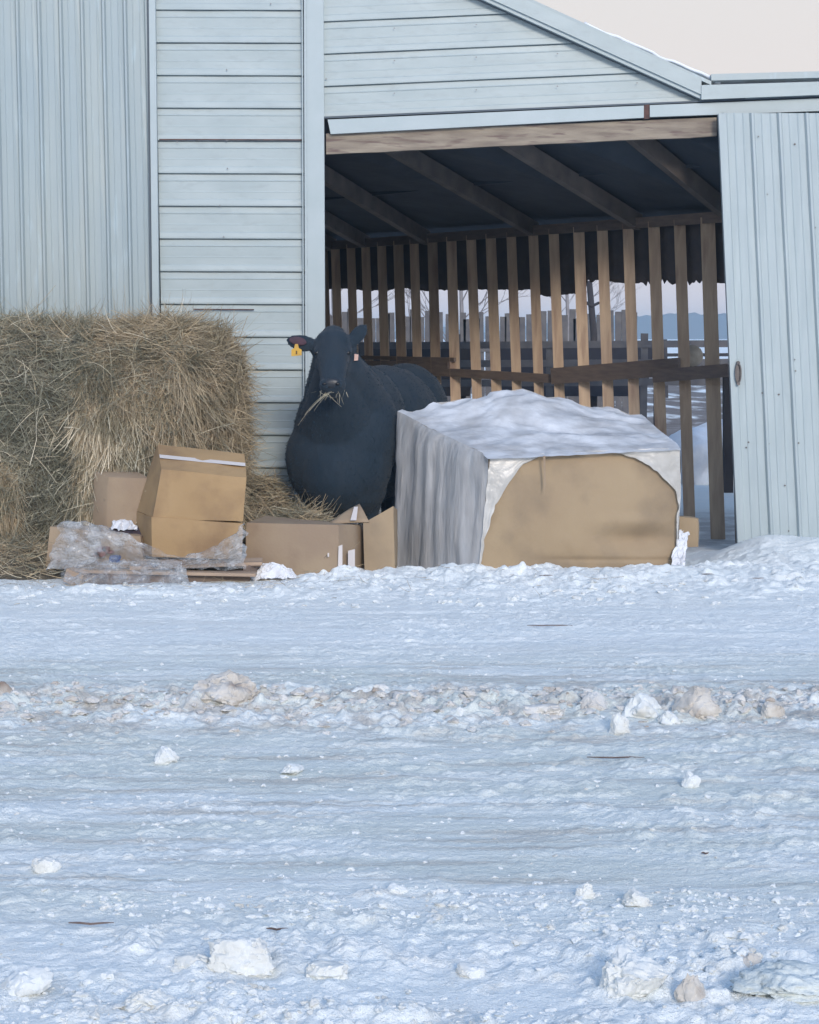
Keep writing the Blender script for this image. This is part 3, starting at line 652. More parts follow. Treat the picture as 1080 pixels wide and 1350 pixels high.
# legs: shoulder/elbow, knee, pastern, hoof
def leg(pts):
    for (a, ra), (b, rb) in zip(pts[:-1], pts[1:]): cap(bm, a, b, ra, rb, 8)
for s in (-1, 1):
    leg([(Lc(s*.21, .02, .80), .15), (Lc(s*.19, .03, .58), .10), (Lc(s*.175, -.01, .36), .070), (Lc(s*.17, .0, .18), .050), (Lc(s*.17, -.02, .09), .058), (Lc(s*.17, -.05, .035), .062)])
    leg([(Lc(s*.22, 1.38, .95), .20), (Lc(s*.22, 1.25, .72), .14), (Lc(s*.20, 1.50, .46), .075), (Lc(s*.19, 1.44, .22), .052), (Lc(s*.19, 1.42, .10), .058), (Lc(s*.19, 1.38, .035), .062)])
cap(bm, Lc(0, 1.72, 1.3), Lc(0, 1.80, .6), .04, .025, 10); ell(bm, Lc(0, 1.80, .5), (.05,.05,.12))
me = bpy.data.meshes.new('tmp'); bm.to_mesh(me); bm.free()
to = bpy.data.objects.new('tmp', me); S.collection.objects.link(to)
r = to.modifiers.new('r', 'REMESH'); r.mode = 'VOXEL'; r.voxel_size = .0125
s_ = to.modifiers.new('s', 'SMOOTH'); s_.factor = .6; s_.iterations = 6
dg = bpy.context.evaluated_depsgraph_get(); cm = bpy.data.meshes.new_from_object(to.evaluated_get(dg)); bpy.data.objects.remove(to)
nv = len(cm.vertices); Cv = np.empty(nv*3, np.float32); cm.vertices.foreach_get('co', Cv); Cv = Cv.reshape(-1, 3)
Cn = np.empty(nv*3, np.float32); cm.vertices.foreach_get('normal', Cn); Cn = Cn.reshape(-1, 3)
head = Cv[:, 1] < 12.32
dsp = (.006*fbm(Cv[:,0]*4+Cv[:,1]*5, Cv[:,2]*5, 3, 4)+.0015*fbm(Cv[:,0]*30+Cv[:,1]*20, Cv[:,2]*12, 8, 3))*np.where(head & (Cv[:,2] > 1.1), .35, 1)
Cv = Cv+Cn*dsp[:, None]; Cv[:, 2] = Cv[:, 2]
cq = [tuple(p.vertices) for p in cm.polygons]; cq = np.array([q if len(q) == 4 else (*q, q[-1]) for q in cq])
cow_parts = [(Cv, cq, 0)]
# short winter hair over the body
n = 30000; k = rng.integers(0, nv, n); hn = Cn[k]; d = hn*.55+np.array([0, .05, -.8])+rng.normal(size=(n, 3))*.30
hl = np.where((Cv[k][:,1] < 12.32) & (Cv[k][:,2] > 1.15), .007, .010)*rng.uniform(.6, 1.4, n)
V, Q = strands(Cv[k]+rng.normal(size=(n,3))*.003, d, hl, .0035, .35, 2); cow_parts.append((V, Q, 1))
Vj, Qj, Mj = join(cow_parts)
cow = empty('cow', cowo); tag(cow, 'black cow with hay in its mouth standing between the bale and the wrapped pallet', 'cow')
bpy.data.meshes.remove(cm)
def mesh_mixed(name, Vj, Qj, Mj, mats, parent):
    me = bpy.data.meshes.new(name); f = [tuple(dict.fromkeys(q)) for q in Qj.tolist()]
    me.from_pydata(Vj.tolist(), [], f); me.polygons.foreach_set('material_index', np.asarray(Mj, np.int32)); me.polygons.foreach_set('use_smooth', np.full(len(f), True)); me.update()
    return link(name, me, mats, parent)
mesh_mixed('body', Vj, Qj, Mj, [M['cow'], M['hair']], cow)
def ico(name, c, r, m, parent, rot=None, sub=3):
    bm = bmesh.new(); ell(bm, c, r, rot); me = bpy.data.meshes.new(name); bm.to_mesh(me); bm.free(); me.polygons.foreach_set('use_smooth', [True]*len(me.polygons)); return link(name, me, m, parent)
for s in (-1, 1):
    ico('eye', Hh(s*.108, -.076, 1.468), (.016,.014,.015), M['eye'], cow); ico('nostril', Hh(s*.045, -.274, 1.258), (.015,.010,.011), M['eye'], cow)
ico('nose_pad', Hh(.005, -.254, 1.262), (.058,.020,.036), M['nose'], cow)
Ri = Matrix.Rotation(math.radians(-79), 3, 'Y'); ico('inner_ear', Hh(-.245, -.003, 1.55), (.030,.006,.062), M['inner'], cow, Ri)
# ear tags
et = MB(); c = P(391, 462, hd.y-.035)
out_l = [(-.010,.045),(.010,.045),(.016,.016),(.036,.006),(.036,-.034),(-.036,-.040),(-.036,.006),(-.016,.016)]
et.add([c+Vector((x,-.002,z)) for x, z in out_l]+[c+Vector((x,.002,z)) for x, z in out_l], [tuple(range(7,-1,-1)), tuple(range(8,16))]+[(i,(i+1)%8,8+(i+1)%8,8+i) for i in range(8)])
etg = et.build('ear_tag', M['tagy'], cow); etg['label'] = 'yellow ear tag'
mk = MB(); mk.board(c+Vector((.0,-.004,-.026)), c+Vector((.0,-.004,-.002)), .010, .002, up=Vector((0,1,0))); o = mk.build('tag_mark', M['mark'], cow)
et = MB(); c = P(469.5, 471, hd.y+.0); et.add([c+Vector((x,y,z)) for y in (-.002,.002) for x, z in ((-.014,-.024),(.014,-.022),(.017,.02),(-.010,.024))], [(0,1,2,3),(7,6,5,4),(0,4,5,1),(1,5,6,2),(2,6,7,3),(3,7,4,0)])
o = et.build('ear_tag', M['tagp'], cow); o['label'] = 'small pale ear tag'
# wisp of hay in the mouth
n = 18; p = np.tile(np.array(Hh(.0, -.205, 1.205)), (n, 1))+rng.normal(size=(n, 3))*np.array([.045,.02,.008])
d = np.stack([rng.normal(size=n)*.9, -rng.uniform(.1,.6,n), -rng.uniform(.1,1.2,n)], -1); V, Q = strands(p, d, rng.uniform(.03,.09,n), .003, .5, 5, .35)
V2, Q2 = strands(np.array([Hh(-.02,-.25,1.20)]*5)+rng.normal(size=(5,3))*.012, np.stack([-rng.uniform(.7,1.0,5), -rng.uniform(0,.2,5), -rng.uniform(.55,.8,5)], -1), rng.uniform(.15,.30,5), .003, .2, 6, .1)
V, Q, mm = join([(V, Q, 0), (V2, Q2, 0)]); tag(fastmesh('hay_wisp', V, Q, M['strawp'], smooth=False), 'wisp of pale hay hanging from the mouth of the black cow', 'hay')
# ------------------------------------------------------------------ wrapped pallet load
pl = empty('wrapped_pallet', P(700, 750, 12.2)); tag(pl, 'large cardboard bin wrapped in white plastic film with torn front', 'wrapped load')
def fy(px): return 11.75+(px-640)/257*.22
pc = [P(633,757,fy(640)), P(890,757,fy(893)), P(896,592,fy(896)+.05), P(647,605,fy(645)+.02), P(519,762,12.45), P(800,745,12.95), P(846,552,12.85), P(528,549,12.55)]
hexbox('cardboard_bin', pc, M['card'], pl, n=90, bulge=.035, amp=.012, freq=3, seed=2, bf=(0,))
def nrmo(a, b, c_, s): return (Vector(b)-Vector(a)).cross(Vector(c_)-Vector(a)).normalized()*s
bo = [o for o in bpy.data.objects if o.name.startswith('cardboard_bin')][0]
for v_ in bo.data.vertices:
    p = v_.co; X_ = p.x/p.y*F+540; Y_ = HOR+(HC-p.z)*F/p.y
    if p.y < 12.2:
        dx = (X_-838)/52; dy = Y_-712
        p.y += .010*mn.noise(Vector((X_*.02, Y_*.03, 1)))+.005*(.5-abs(mn.noise(Vector((X_*.05, Y_*.035, 7)))))+.008*math.exp(-((X_-766)/4)**2)*max(0, 1-(Y_-598)/18)+.012*math.exp(-((Y_-738)/3)**2)*max(0, min(1, (X_-700)/60))
        k = math.exp(-dx*dx)
        p.y += k*(.060*math.exp(-(dy/13)**2)-.018*math.exp(-((dy+26)/9)**2)-.012*math.exp(-((dy-26)/9)**2))+.010*math.exp(-((X_-718)/5)**2)*max(0, 1-(Y_-600)/60)
# top film: rumpled with a peak near the back
def tf(u, v):
    p = (pc[3]*(1-u)+pc[2]*u)*(1-v)+(pc[7]*(1-u)+pc[6]*u)*v
    pk = .155*math.exp(-((u-.40)/.26)**2-((v-1.0)/.34)**2)+.02*4*u*(1-u)*4*v*(1-v)+.045*math.exp(-((u-.75)/.2)**2-((v-.95)/.2)**2)
    wu = u+.25*mn.noise(Vector((u*2.2, v*2.6, 8))); wv = v+.22*mn.noise(Vector((u*2.5, v*2, 3)))
    r = .030*mn.noise(Vector((wu*3.1, wv*5.5, 1)))+.014*(.5-abs(mn.noise(Vector((wu*6, wv*10, 4)))))*1.4+.010*(1 if wv > .45+.12*math.sin(u*5) else 0)*(1 if .2 < wu < .85 else 0)
    pk += .03*max(0, (v-.8)/.2)*mn.noise(Vector((u*11, 3, 3)))+.02*max(0, (v-.85)/.15)*mn.noise(Vector((u*27, 8, 3)))
    e = min(1, 8*v*1.0+.15)*min(1, 8*u+.15)*min(1, 8*(1-u)+.15)
    ov = max(0, 1-v*16)
    return p+Vector((-.02*max(0, 1-u*14), -.07*ov, .022+pk+r*e-.02*ov))
# left side film with vertical folds
a, b, c_, d = pc[4], pc[0], pc[3], pc[7]; nL = (b-a).cross(d-a).normalized()
def lf(u, v):
    p = (a*(1-u)+b*u)*(1-v)+(d*(1-u)+c_*u)*v
    fold = .007*math.sin(u*17+v*1.5)+.003*math.sin(u*47+1.3*v)+.020*mn.noise(Vector((u*9, v*1.3, 0)))
    bul = .05*4*u*(1-u)*(.4+.6*v)
    q = p+nL*(.02+bul+fold*min(1, (1-v)*6+.2)); 
    if u < .08: q += Vector((-.02*math.sin(v*8)*(1-v), 0, 0))
    if v > .86: k_ = (v-.86)/.14; q = q.lerp(Vector(tf(0, 1-u)), k_*k_)
    return q
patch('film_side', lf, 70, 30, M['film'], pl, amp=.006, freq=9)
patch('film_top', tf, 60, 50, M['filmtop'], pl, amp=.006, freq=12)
def bf(u, v):
    p = Vector(tf(u, 1)); g = (pc[4]*(1-u)+pc[5]*u); return p.lerp(g, v)+Vector((.0,.02,0))
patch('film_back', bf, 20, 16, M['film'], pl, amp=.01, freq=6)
def rf_(u, v):
    lo = pc[1]*(1-u)+pc[5]*u; hi = pc[2]*(1-u)+pc[6]*u; return lo.lerp(hi, v)+Vector((.008+.012*math.sin(v*3.1), 0, .01*v))
patch('film_end', rf_, 20, 16, M['film'], pl, amp=.012, freq=6)
# front film rim around the tear
outer = [(631,754),(634,720),(637,690),(640,660),(643,632),(646,605),(690,600),(735,597),(780,594),(820,593),(860,591),(896,591),(897,620),(898,642),(897,660),(895,690),(892,748)]
inner = [(634,754),(636,730),(641,706),(648,681),(655,664),(665,646),(688,614),(713,599),(770,595),(811,597),(830,601),(847,608),(862,618),(873,628),(890,646),(895,664),(894,691),(891,748)]
def rimY(px, py):
    a_ = min(1, max(0, (px-633)/262)); b_ = min(1, max(0, (754-py)/155)); return fy(px)+.035*b_-.035*min(1, 1.2*16*a_*(1-a_)*b_*(1-b_))-.016
def ff_(u, v):
    k = u*(len(outer)-1); i = min(int(k), len(outer)-2); t = k-i
    o_ = (outer[i][0]*(1-t)+outer[i+1][0]*t, outer[i][1]*(1-t)+outer[i+1][1]*t); n_ = (inner[i][0]*(1-t)+inner[i+1][0]*t, inner[i][1]*(1-t)+inner[i+1][1]*t)
    n_ = (n_[0]+3.5*mn.noise(Vector((u*22, 1, 1))), n_[1]+2.5*mn.noise(Vector((u*25, 4, 1)))*(1 if 3 < i < 14 else 0))
    px = o_[0]*(1-v)+n_[0]*v; py = o_[1]*(1-v)+n_[1]*v
    return P(px, py, rimY(px, py)-.004-.006*v-.004*math.sin(v*14+u*9)*v)
patch('film_rim', ff_, 90, 10, M['filmed'], pl, amp=.006, freq=20)

# crease of the front board and the dented lower right
cz = MB(); cz.add([P(716.5,601,fy(716)-.062), P(719,601,fy(716)-.062), P(720,636,fy(719)-.066), P(717.5,650,fy(717)-.066)], [(0,3,2,1)]); cz.build('crease', M['cardd'], pl)
# ------------------------------------------------------------------ cardboard boxes
def pbox(name, f4, b4, m, label, n=10, bulge=.006, amp=.004, cat='cardboard box', seed=0, group=None, faces=(0,1,2,3,4,5)):
    c = [P(*q) for q in f4]+[P(*q) for q in b4]; ctr = sum(c, Vector())/8; e = empty(name, (ctr.x, ctr.y, min(p.z for p in c))); tag(e, label, cat, group)
    hexbox('carton', c, m, e, n=n, bulge=bulge, amp=amp, seed=seed, faces=faces); return e, c
# corner order: FBL FBR FTR FTL ; back BBL BBR BTR BTL
e1, c1 = pbox('cardboard_box', [(201,683,11.578),(321,688,11.534),(325,629,11.563),(213,619,11.606)], [(178,672,11.930),(300,678,11.894),(322,598,11.858),(208,586,11.930)], M['card2'], 'taped tan cardboard box tipped forward on top of another by the hay bale', amp=.009, seed=1)
tp = MB(); a, b = P(214,602,12.02), P(326,615,11.96)
A1, A2, A3_, A4 = c1[3], c1[2], c1[6], c1[7]
q = [A1.lerp(A4, k)+Vector((0,-.006,.010)) for k in (.40, .54)]+[A2.lerp(A3_, k)+Vector((0,-.006,.010)) for k in (.54, .40)]
tp.add(q, [(0,1,2,3)])
tp.build('tape', M['tape'], e1)
e2, c2 = pbox('cardboard_box', [(200,735,11.563),(318,738,11.520),(320,690,11.534),(200,682,11.570)], [(180,728,11.894),(300,730,11.858),(302,680,11.894),(178,674,11.930)], M['card2'], 'tan cardboard box at the bottom of the two box stack by the hay', amp=.009, seed=3)
e3, c3 = pbox('cardboard_box', [(141,702,11.914),(198,705,11.900),(198,631,11.907),(143,629,11.914)], [(122,690,12.022),(180,690,12.022),(182,622,12.022),(124,622,12.022)], M['cardd'], 'small grey brown cardboard box half hidden behind the two box stack', seed=5)
e4, c4 = pbox('cardboard_box', [(323,756,11.72),(447,763,11.60),(446,692,11.62),(325,689,11.74)], [(345,745,12.15),(483,752,12.0),(480,692,12.0),(350,680,12.15)], M['cardd'], 'long low brown cardboard box with white tape on its corner lying on the snow', seed=7)
tp = MB()
for x0, x1, y0, y1, Y in ((445.5,451.5,718,752,11.585),):
    tp.add([P(x0, y1, Y), P(x1, y1+1, Y-.004), P(x1, y0, Y-.004), P(x0+1, y0+2, Y)], [(0,1,2,3)])
tp.add([P(459,757,11.655), P(468,758,11.70), P(468,724,11.70), P(459,726,11.655)], [(0,1,2,3)])
tp.add([P(432,734,11.585), P(434,734,11.585), P(434,729,11.585), P(432,729,11.585)], [(0,1,2,3)])
tp.build('tape', M['tape'], e4)
fl = patch('flap', lambda u, v: P(430+50*u+14*v*0, 0, 11.9) if False else (P(432,690,11.9)*(1-u)+P(487,688,11.85)*u)*(1-v)+(P(460,671,12.0)*(1-u)+P(474,664,12.0)*u)*v, 6, 4, M['cardd'], e4, amp=.004, thick=.006)
tp = MB(); tp.add([P(462,686,11.85), P(470,686,11.85), P(472,668,11.96), P(467,668,11.96)], [(0,1,2,3)]); tp.build('tape', M['tape'], e4)
e5, c5 = pbox('cardboard_box', [(481,757,11.80),(521,757,11.78),(519,667,11.90),(479,690,11.86)], [(500,745,12.1),(524,745,12.1),(524,672,12.15),(498,684,12.15)], M['card'], 'upright olive tan cardboard box wedged against the wrapped pallet load', seed=9)
e6, c6 = pbox('cardboard_box', [(893,722,12.5),(921,721,12.5),(920,684,12.52),(895,681,12.52)], [(893,718,12.65),(921,717,12.65),(921,683,12.67),(895,680,12.67)], M['card'], 'small tan cardboard piece peeking out behind the right end of the wrapped load', seed=11)
e7, c7 = pbox('cardboard_box', [(60,747,11.72),(190,745,11.66),(185,707,11.70),(66,694,11.76)], [(80,738,12.1),(205,736,12.05),(200,698,12.1),(86,690,12.15)], M['cardd'], 'crushed low cardboard box with red brown stain under clear plastic', seed=13)
st = MB()
for x, y, w, h in ((133,727,9,7),(140,724,6,4),(126,731,5,4),(146,728,5,3)):
    k = 9; pts = []
    for j in range(k): aa = j*2*math.pi/k; rr = random.uniform(.7,1.2); pts.append(P(x+w*rr*math.cos(aa), y+h*rr*math.sin(aa), 11.645))
    st.add(pts, [tuple(range(k))[::-1]])
st.build('stain', M['stainred'], e7)
# scraps and crumpled plastic
def crumple(name, quad, nu, nv, amp, m, label, cat, lift=.06, freq=7, seed=0, thick=0, group=None, edge=True):
    q = [P(*x) for x in quad]
    def fn(u, v):
        p = (q[0]*(1-u)+q[1]*u)*(1-v)+(q[3]*(1-u)+q[2]*u)*v
        uu = u+.06*mn.noise(Vector((v*5, seed, 0))); 
        r1 = 1-abs(mn.noise(Vector((u*freq+seed, v*freq*.8, 0))))*2; r2 = 1-abs(mn.noise(Vector((u*freq*2.3, v*freq*2+seed, 2))))*2
        return p+Vector((.03*mn.noise(Vector((u*4, v*4, seed))), 0, lift*math.sin(math.pi*min(1,max(0,u)))*math.sin(math.pi*v)+amp*r1+amp*.45*r2-amp))+Vector((0,-amp*r1*.6,0))
    o = patch(name, fn, nu, nv, m, None, amp=amp*.3, freq=25, smooth=False); tag(o, label, cat, group); return o
def drape(u, v):
    xs_ = (0,.12,.35,.5,.68,.85,1); t_ = (690,688,703,722,736,722,692); k = max(i for i in range(7) if xs_[i] <= min(u,.999)); f_ = (u-xs_[k])/(xs_[k+1]-xs_[k]); ty = t_[k]*(1-f_)+t_[k+1]*f_
    py = 752-(752-ty)*min(1, v*1.25); Y = 11.50-.10*u+(.0 if v < .8 else (v-.8)*1.1*max(0, 1-u*2))-.03*math.sin(v*3)
    p = P(62+262*u+(18*(1-u)*(752-py)/60)+7*mn.noise(Vector((py*.11, u*3, 4)))*(1 if u in (0,1) or True else 0), py+4*mn.noise(Vector((u*14, 2, 8))), Y); g_ = 1-abs(mn.noise(Vector((u*6+v*5, v*3-u*4, 1))))*2; h_ = 1-abs(mn.noise(Vector((u*13+v*12, v*6-u*7, 5))))*2
    return p+Vector((0, -.022*g_-.010*h_, .012*g_))
tag(patch('plastic_sheet', drape, 80, 30, M['plastic'], None, amp=.006, freq=22, smooth=False), 'long crumpled clear plastic sheet over the crushed box and before the box stack', 'plastic sheet')
crumple('plastic_sheet', [(78,771,11.28),(252,768,11.26),(240,739,11.38),(88,739,11.42)], 40, 16, .03, M['plastic'], 'grey clear plastic film wrapped over the wooden pallet boards on the snow', 'plastic sheet', lift=.03, seed=4)
crumple('plastic_bag', [(332,764,11.50),(392,762,11.50),(384,748,11.62),(338,742,11.66)], 22, 16, .022, M['paper'], 'crumpled white plastic bag lying on the snow before the low box', 'plastic bag', lift=.05, seed=6)
crumple('dark_bag', [(138,704,11.75),(205,708,11.75),(200,690,12.0),(150,690,12.0)], 18, 10, .02, M['darkscrap'], 'dark plastic bag between the small box and the box stack', 'bag', lift=.02, seed=5)
crumple('paper_scrap', [(146,697,11.80),(182,699,11.80),(180,684,11.98),(152,684,11.98)], 12, 8, .02, M['paper'], 'white paper scrap lying in front of the small grey brown box', 'paper', lift=.03, seed=8)
crumple('blue_scrap', [(142,744,11.58),(160,743,11.58),(158,731,11.64),(146,732,11.64)], 6, 5, .008, M['blue'], 'small blue scrap tucked under the stained crushed box', 'scrap', lift=.01, seed=3)
crumple('film_scrap', [(884,750,11.85),(902,748,11.85),(908,702,12.05),(895,698,12.05)], 10, 18, .02, M['paper'], 'white plastic film scrap bunched at the right end of the wrapped load', 'plastic scrap', lift=.02, seed=7)
pb = empty('wooden_pallet', P(210, 764, 11.6)); tag(pb, 'broken wooden pallet lying flat in snow under plastic before the bale', 'pallet')
board('deck_board', P(84,744,11.62), P(345,741,11.52), .10, .022, M['plank'], pb, up=Vector((.02,1,.25)))
board('deck_board', P(172,748,11.46), P(346,742,11.50), .022, .09, M['plank'], pb)
board('deck_board', P(95,752,11.42), P(338,757,11.40), .020, .10, M['plank'], pb)
board('bearer', P(90,757,11.40), P(112,766,11.36), .09, .09, M['plank'], pb); board('bearer', P(112,766,11.37), P(330,760,11.47), .085, .035, M['rail'], pb); board('bearer', P(325,752,11.45), P(340,752,11.62), .07, .05, M['rail'], pb)
# ------------------------------------------------------------------ snow chunks
_r = random.Random(3); PL = [[(Vector((_r.gauss(0,1), _r.gauss(0,1), _r.gauss(0,1)+.3)).normalized(), _r.uniform(.62,.95)) for _ in range(8)] for _ in range(12)]
def chunk_geo(c, r, seed, sub=4, rough=.35):
    bm = bmesh.new(); bmesh.ops.create_icosphere(bm, subdivisions=sub, radius=1)
    for v in bm.verts:
        p = v.co.copy(); sd2 = Vector((seed*7.3, seed*3.1, 0))
        k = 1+rough*(mn.noise(p*1.3+sd2)*1.5+(.5-abs(mn.noise(p*2.7+sd2)))*.5+.35*mn.noise(p*6+sd2)+.18*mn.noise(p*13+sd2))
        q = p*k
        for n_, d_ in PL[seed % 12]:
            t_ = q.dot(n_)-d_
            if t_ > 0: q -= n_*t_*.62
        q *= 1+.10*mn.noise(p*5+sd2)+.07*(.5-abs(mn.noise(p*10+sd2)))+.05*mn.noise(p*21+sd2)
        v.co = Vector((q.x*r[0], q.y*r[1], q.z*r[2]*(1 if q.z > 0 else .6)))+Vector(c)
    return bm
def chunk(px, py, w, h, m, label, seed, sub=4, flat=.75, rough=.38):
    if py > 1100 and m == 'chunk': m = 'chunkn'
    g = G(px, py); s = g.y/F; r = (w*.5*s, w*.42*s, h*.66*s)
    bm = chunk_geo((g.x, g.y+r[1]*.6, g.z+r[2]*(.40 if py < 1100 else .26)), r, seed, sub, rough); me = bpy.data.meshes.new('snow_chunk'); bm.to_mesh(me); bm.free()
    me.polygons.foreach_set('use_smooth', [True]*len(me.polygons))
    try: me.set_sharp_from_angle(angle=math.radians(32))
    except Exception: pass
    tag(link('snow_chunk', me, M[m]), label, 'snow chunk', 'snow chunks scattered on the road')
CH = [
(297,938,92,50,'chunkb','biggest dirty snow chunk, standing alone left in the ploughed row',5),
(503,942,24,19,'chunkw','small round white snowball in the ploughed row right of the biggest chunk',1),
(413,934,46,18,'chunkb','low brownish snow lump in the ploughed row between the biggest chunk and snowball',1),
(205,940,34,15,'chunk','low tan snow lump in the ploughed row left of the biggest chunk',1),
(4,930,28,30,'chunkb','brown tinged snow lump cut by the left edge of the photo',1),
(783,946,38,32,'chunk','grey snow chunk at the left of the three big chunks in the ploughed row',1),
(846,950,50,38,'chunkw','pale cream snow chunk, middle of the three big chunks at right',1),
(922,951,58,40,'chunkb','pinkish brown snow chunk, right of the three big chunks at right',1),
(1019,952,36,26,'chunkb','dark brown snow chunk near the right end of the ploughed row',1),
(816,970,26,26,'chunkw','small yellowish white snow chunk in front of the three big chunks',1),
(884,958,28,22,'chunkw','small grey white snow chunk between the cream and the pinkish chunk',1),
(558,934,30,15,'chunk','low grey snow lump right of the small round snowball',1),
(605,950,20,18,'chunkw','tiny white snow lump at the middle of the ploughed row',1),
(718,950,60,22,'chunk','long low grey snow lump left of the three big chunks',1),
(475,932,26,12,'chunk','flat grey snow lump just left of the small round snowball',1),
(150,934,30,14,'chunk','small grey snow lump in the ploughed row near the left',1),
(650,946,30,15,'chunk','small grey lump between the tiny white lump and the long low one',1),
(216,1008,26,24,'chunkw','cream snow chunk alone on the ice below the biggest chunk',1),
(385,1021,28,15,'chunkw','flat cream snow crumb alone on the ice at left of centre',1),
(911,1040,22,20,'chunkw','small pale snow crumb alone on the ice at the right',1),
(56,1153,40,24,'chunk','grey snow chunk alone at the far left of the foreground',1),
(770,1186,24,20,'chunk','smaller of two tan snow chunks at right of the foreground centre',1),
(840,1196,38,24,'chunk','larger of two tan snow chunks at right of the foreground centre',1),
(316,1286,84,50,'chunk','large pale snow chunk in the rubble at the lower left',1),
(250,1284,50,28,'chunk','grey snow lump left of the large pale chunk at lower left',1),
(428,1294,56,30,'chunk','grey snow lump right of the large pale chunk at lower left',1),
(830,1318,84,58,'chunk','large pointed grey snow chunk at the bottom right of centre',1),
(912,1326,36,46,'chunkb','small upright brownish snow chunk left of the icy slab',1),
(990,1284,44,30,'chunkb','pinkish snow chunk resting behind the icy slab',1),
(520,1180,26,16,'chunkw','small white crumb in the foreground left of the two tan chunks',1),
(190,1335,70,30,'chunk','low grey rubble lump at the very bottom left of the photo',1),
(30,1315,60,36,'chunkw','pale rubble lump in the bottom left corner of the photo',1),
(620,1290,44,16,'chunkw','low white lump at the bottom between the two larger chunks',1)]
for i, (px, py, w, h, m, lab, sd3) in enumerate(CH): chunk(px, py, w, h, m, lab, i+1, 5 if w > 60 else 4)
g = G(1048, 1330); bm = chunk_geo((g.x+.03, g.y+.08, g.z+.025), (.15,.09,.045), 77, 5, .5); me = bpy.data.meshes.new('ice_slab'); bm.to_mesh(me); bm.free(); me.polygons.foreach_set('use_smooth', [True]*len(me.polygons))
tag(link('ice_slab', me, M['ice']), 'flat greenish grey icy slab at the bottom right corner', 'ice slab')
# small rubble, uncountable: one object
def rubble(name, n, fx, m, label):
    base = []
    for s in range(6):
        bm = chunk_geo((0,0,0), (1,1,.8), 100+s, 2, .75); base.append((np.array([v.co[:] for v in bm.verts]), np.array([[v.index for v in f.verts] for f in bm.faces]))); bm.free()
    Vs = []; Fs = []; k = 0
    for i in range(n):
        X, Y, r = fx(); b, f = base[i%6]; a = random.uniform(0, 6.3); R = np.array([[math.cos(a), -math.sin(a), 0],[math.sin(a), math.cos(a), 0],[0,0,1]])
        z = float(gfull(np.array([X]), np.array([Y]))[0]); Vs.append((b@R.T)*r*np.array([random.uniform(.8,1.3), random.uniform(.8,1.2), random.uniform(.6,1)])+np.array([X, Y, z-r*.05])); Fs.append(f+k); k += len(b)
    o = fastmesh(name, np.concatenate(Vs), np.concatenate(Fs), m, smooth=False); tag(o, label, 'snow rubble', None, 'stuff')
def f_row():
    Y = random.gauss(7.42, .17); X = random.uniform(-2.2, 2.2); r = .004+random.random()**4*.026; return X, Y, r
def f_any():
    Y = 3.9+random.random()**1.3*4.8; X = random.uniform(-.27, .27)*Y; return X, Y, .002+random.random()**4*.010
def f_near():
    Y = random.uniform(3.7, 5.0); X = random.uniform(-.27, .27)*Y
    while vn(X*1.5+3, Y*2, 7) < .45: X = random.uniform(-.27, .27)*Y; Y = random.uniform(3.7, 5.0)
    return X, Y, .002+random.random()**4*.014
def f_up():
    Y = random.uniform(10.2, 11.6); X = random.uniform(-2.9, 2.9); return X, Y, .004+random.random()**4*.028
rubble('snow_rubble', 1500, f_row, M['chunk'], 'dirty crumbs of snow forming the ploughed row across the road')
rubble('snow_rubble', 2200, f_any, M['chunkw'], 'small white crumbs of snow strewn over the icy road')
rubble('snow_rubble', 2600, f_near, M['chunkw'], 'crusty broken snow covering the nearest foreground')
rubble('snow_rubble', 500, f_up, M['chunkw'], 'white snow crumbs in front of the boxes and bale')
# dark debris on the snow
for x, y, w, lab in ((720,772,9,'thin dark twig in snow just before the wrapped load'),(933,762,8,'thin dark twig in snow right of the wrapped load'),(1000,769,8,'small dark twig in snow below the sliding door'),(725,829,30,'long thin dark twig on smooth snow at centre right'),(812,1003,38,'longest reddish brown twig on the ice below the three big chunks'),(120,1230,30,'long dark twig on foreground snow at left'),(365,1235,14,'short dark twig on foreground snow above the large pale chunk'),(930,1130,5,'tiny dark twig on foreground snow at right')):
    g = G(x, y); s = g.y/F; t = MB()
    t.tube([(g.x+(k-2)*w*.5*s, g.y+.006*math.sin(k*2+x), float(gfull(np.array([g.x]), np.array([g.y]))[0])+.010) for k in range(5)], [.0015,.003,.003,.0025,.001], 5)
    tag(t.build('twig', M['debris']), lab, 'twig', 'twigs lying on the snow')
# ------------------------------------------------------------------ yard beyond the fence
def treeline():
    parts = []; v = []; f = []
    n = 500
    for i in range(n+1):
        x = -260+520*i/n; h = 2.0+3.6*sst(20, 75, x)+1.1*mn.noise(Vector((x*.06,0,0)))+.8*mn.noise(Vector((x*.4,2,0))); h = max(h, .8)*1.4
        v += [(x, 560, -.5), (x, 560, h), (x, 575, h*.95), (x, 575, -.5)]
    for i in range(n): k = 4*i; f += [(k, k+4, k+5, k+1), (k+1, k+5, k+6, k+2)]
    o = mesh('far_woods', v, f, M['farwood']); tag(o, 'blue grey line of far woods on the horizon', 'woods', None, 'stuff')
treeline()
def picket(x0, x1, Y, top, n, label, w=.12, dep=.03, rails=(.5,), m='pipe'):
    e = empty('corral_fence', ((x0+x1)/2, Y, 0)); tag(e, label, 'fence'); 
    for i in range(n):
        x = x0+(x1-x0)*i/(n-1); a = random.uniform(-.04, .04); board('post', (x, Y, -.3), (x+a, Y, top+random.uniform(-.12,.12)), w, dep, M[m], e, up=Vector((0,1,0)))
    for r in rails: board('rail', (x0, Y-.03, r), (x1, Y-.03, r+.04), .09, .03, M[m], e)
    return e
picket(-2.6, 4.6, 36, 2.0, 52, 'dark grey picket corral fence standing far behind the slats', .13, .03, (.6,1.25), 'picket')
picket(-1.8, 5.4, 22.5, 1.50, 7, 'low grey rail fence seen through the slats before the corral', .09, .06, (.95,1.2,1.44), 'picket')
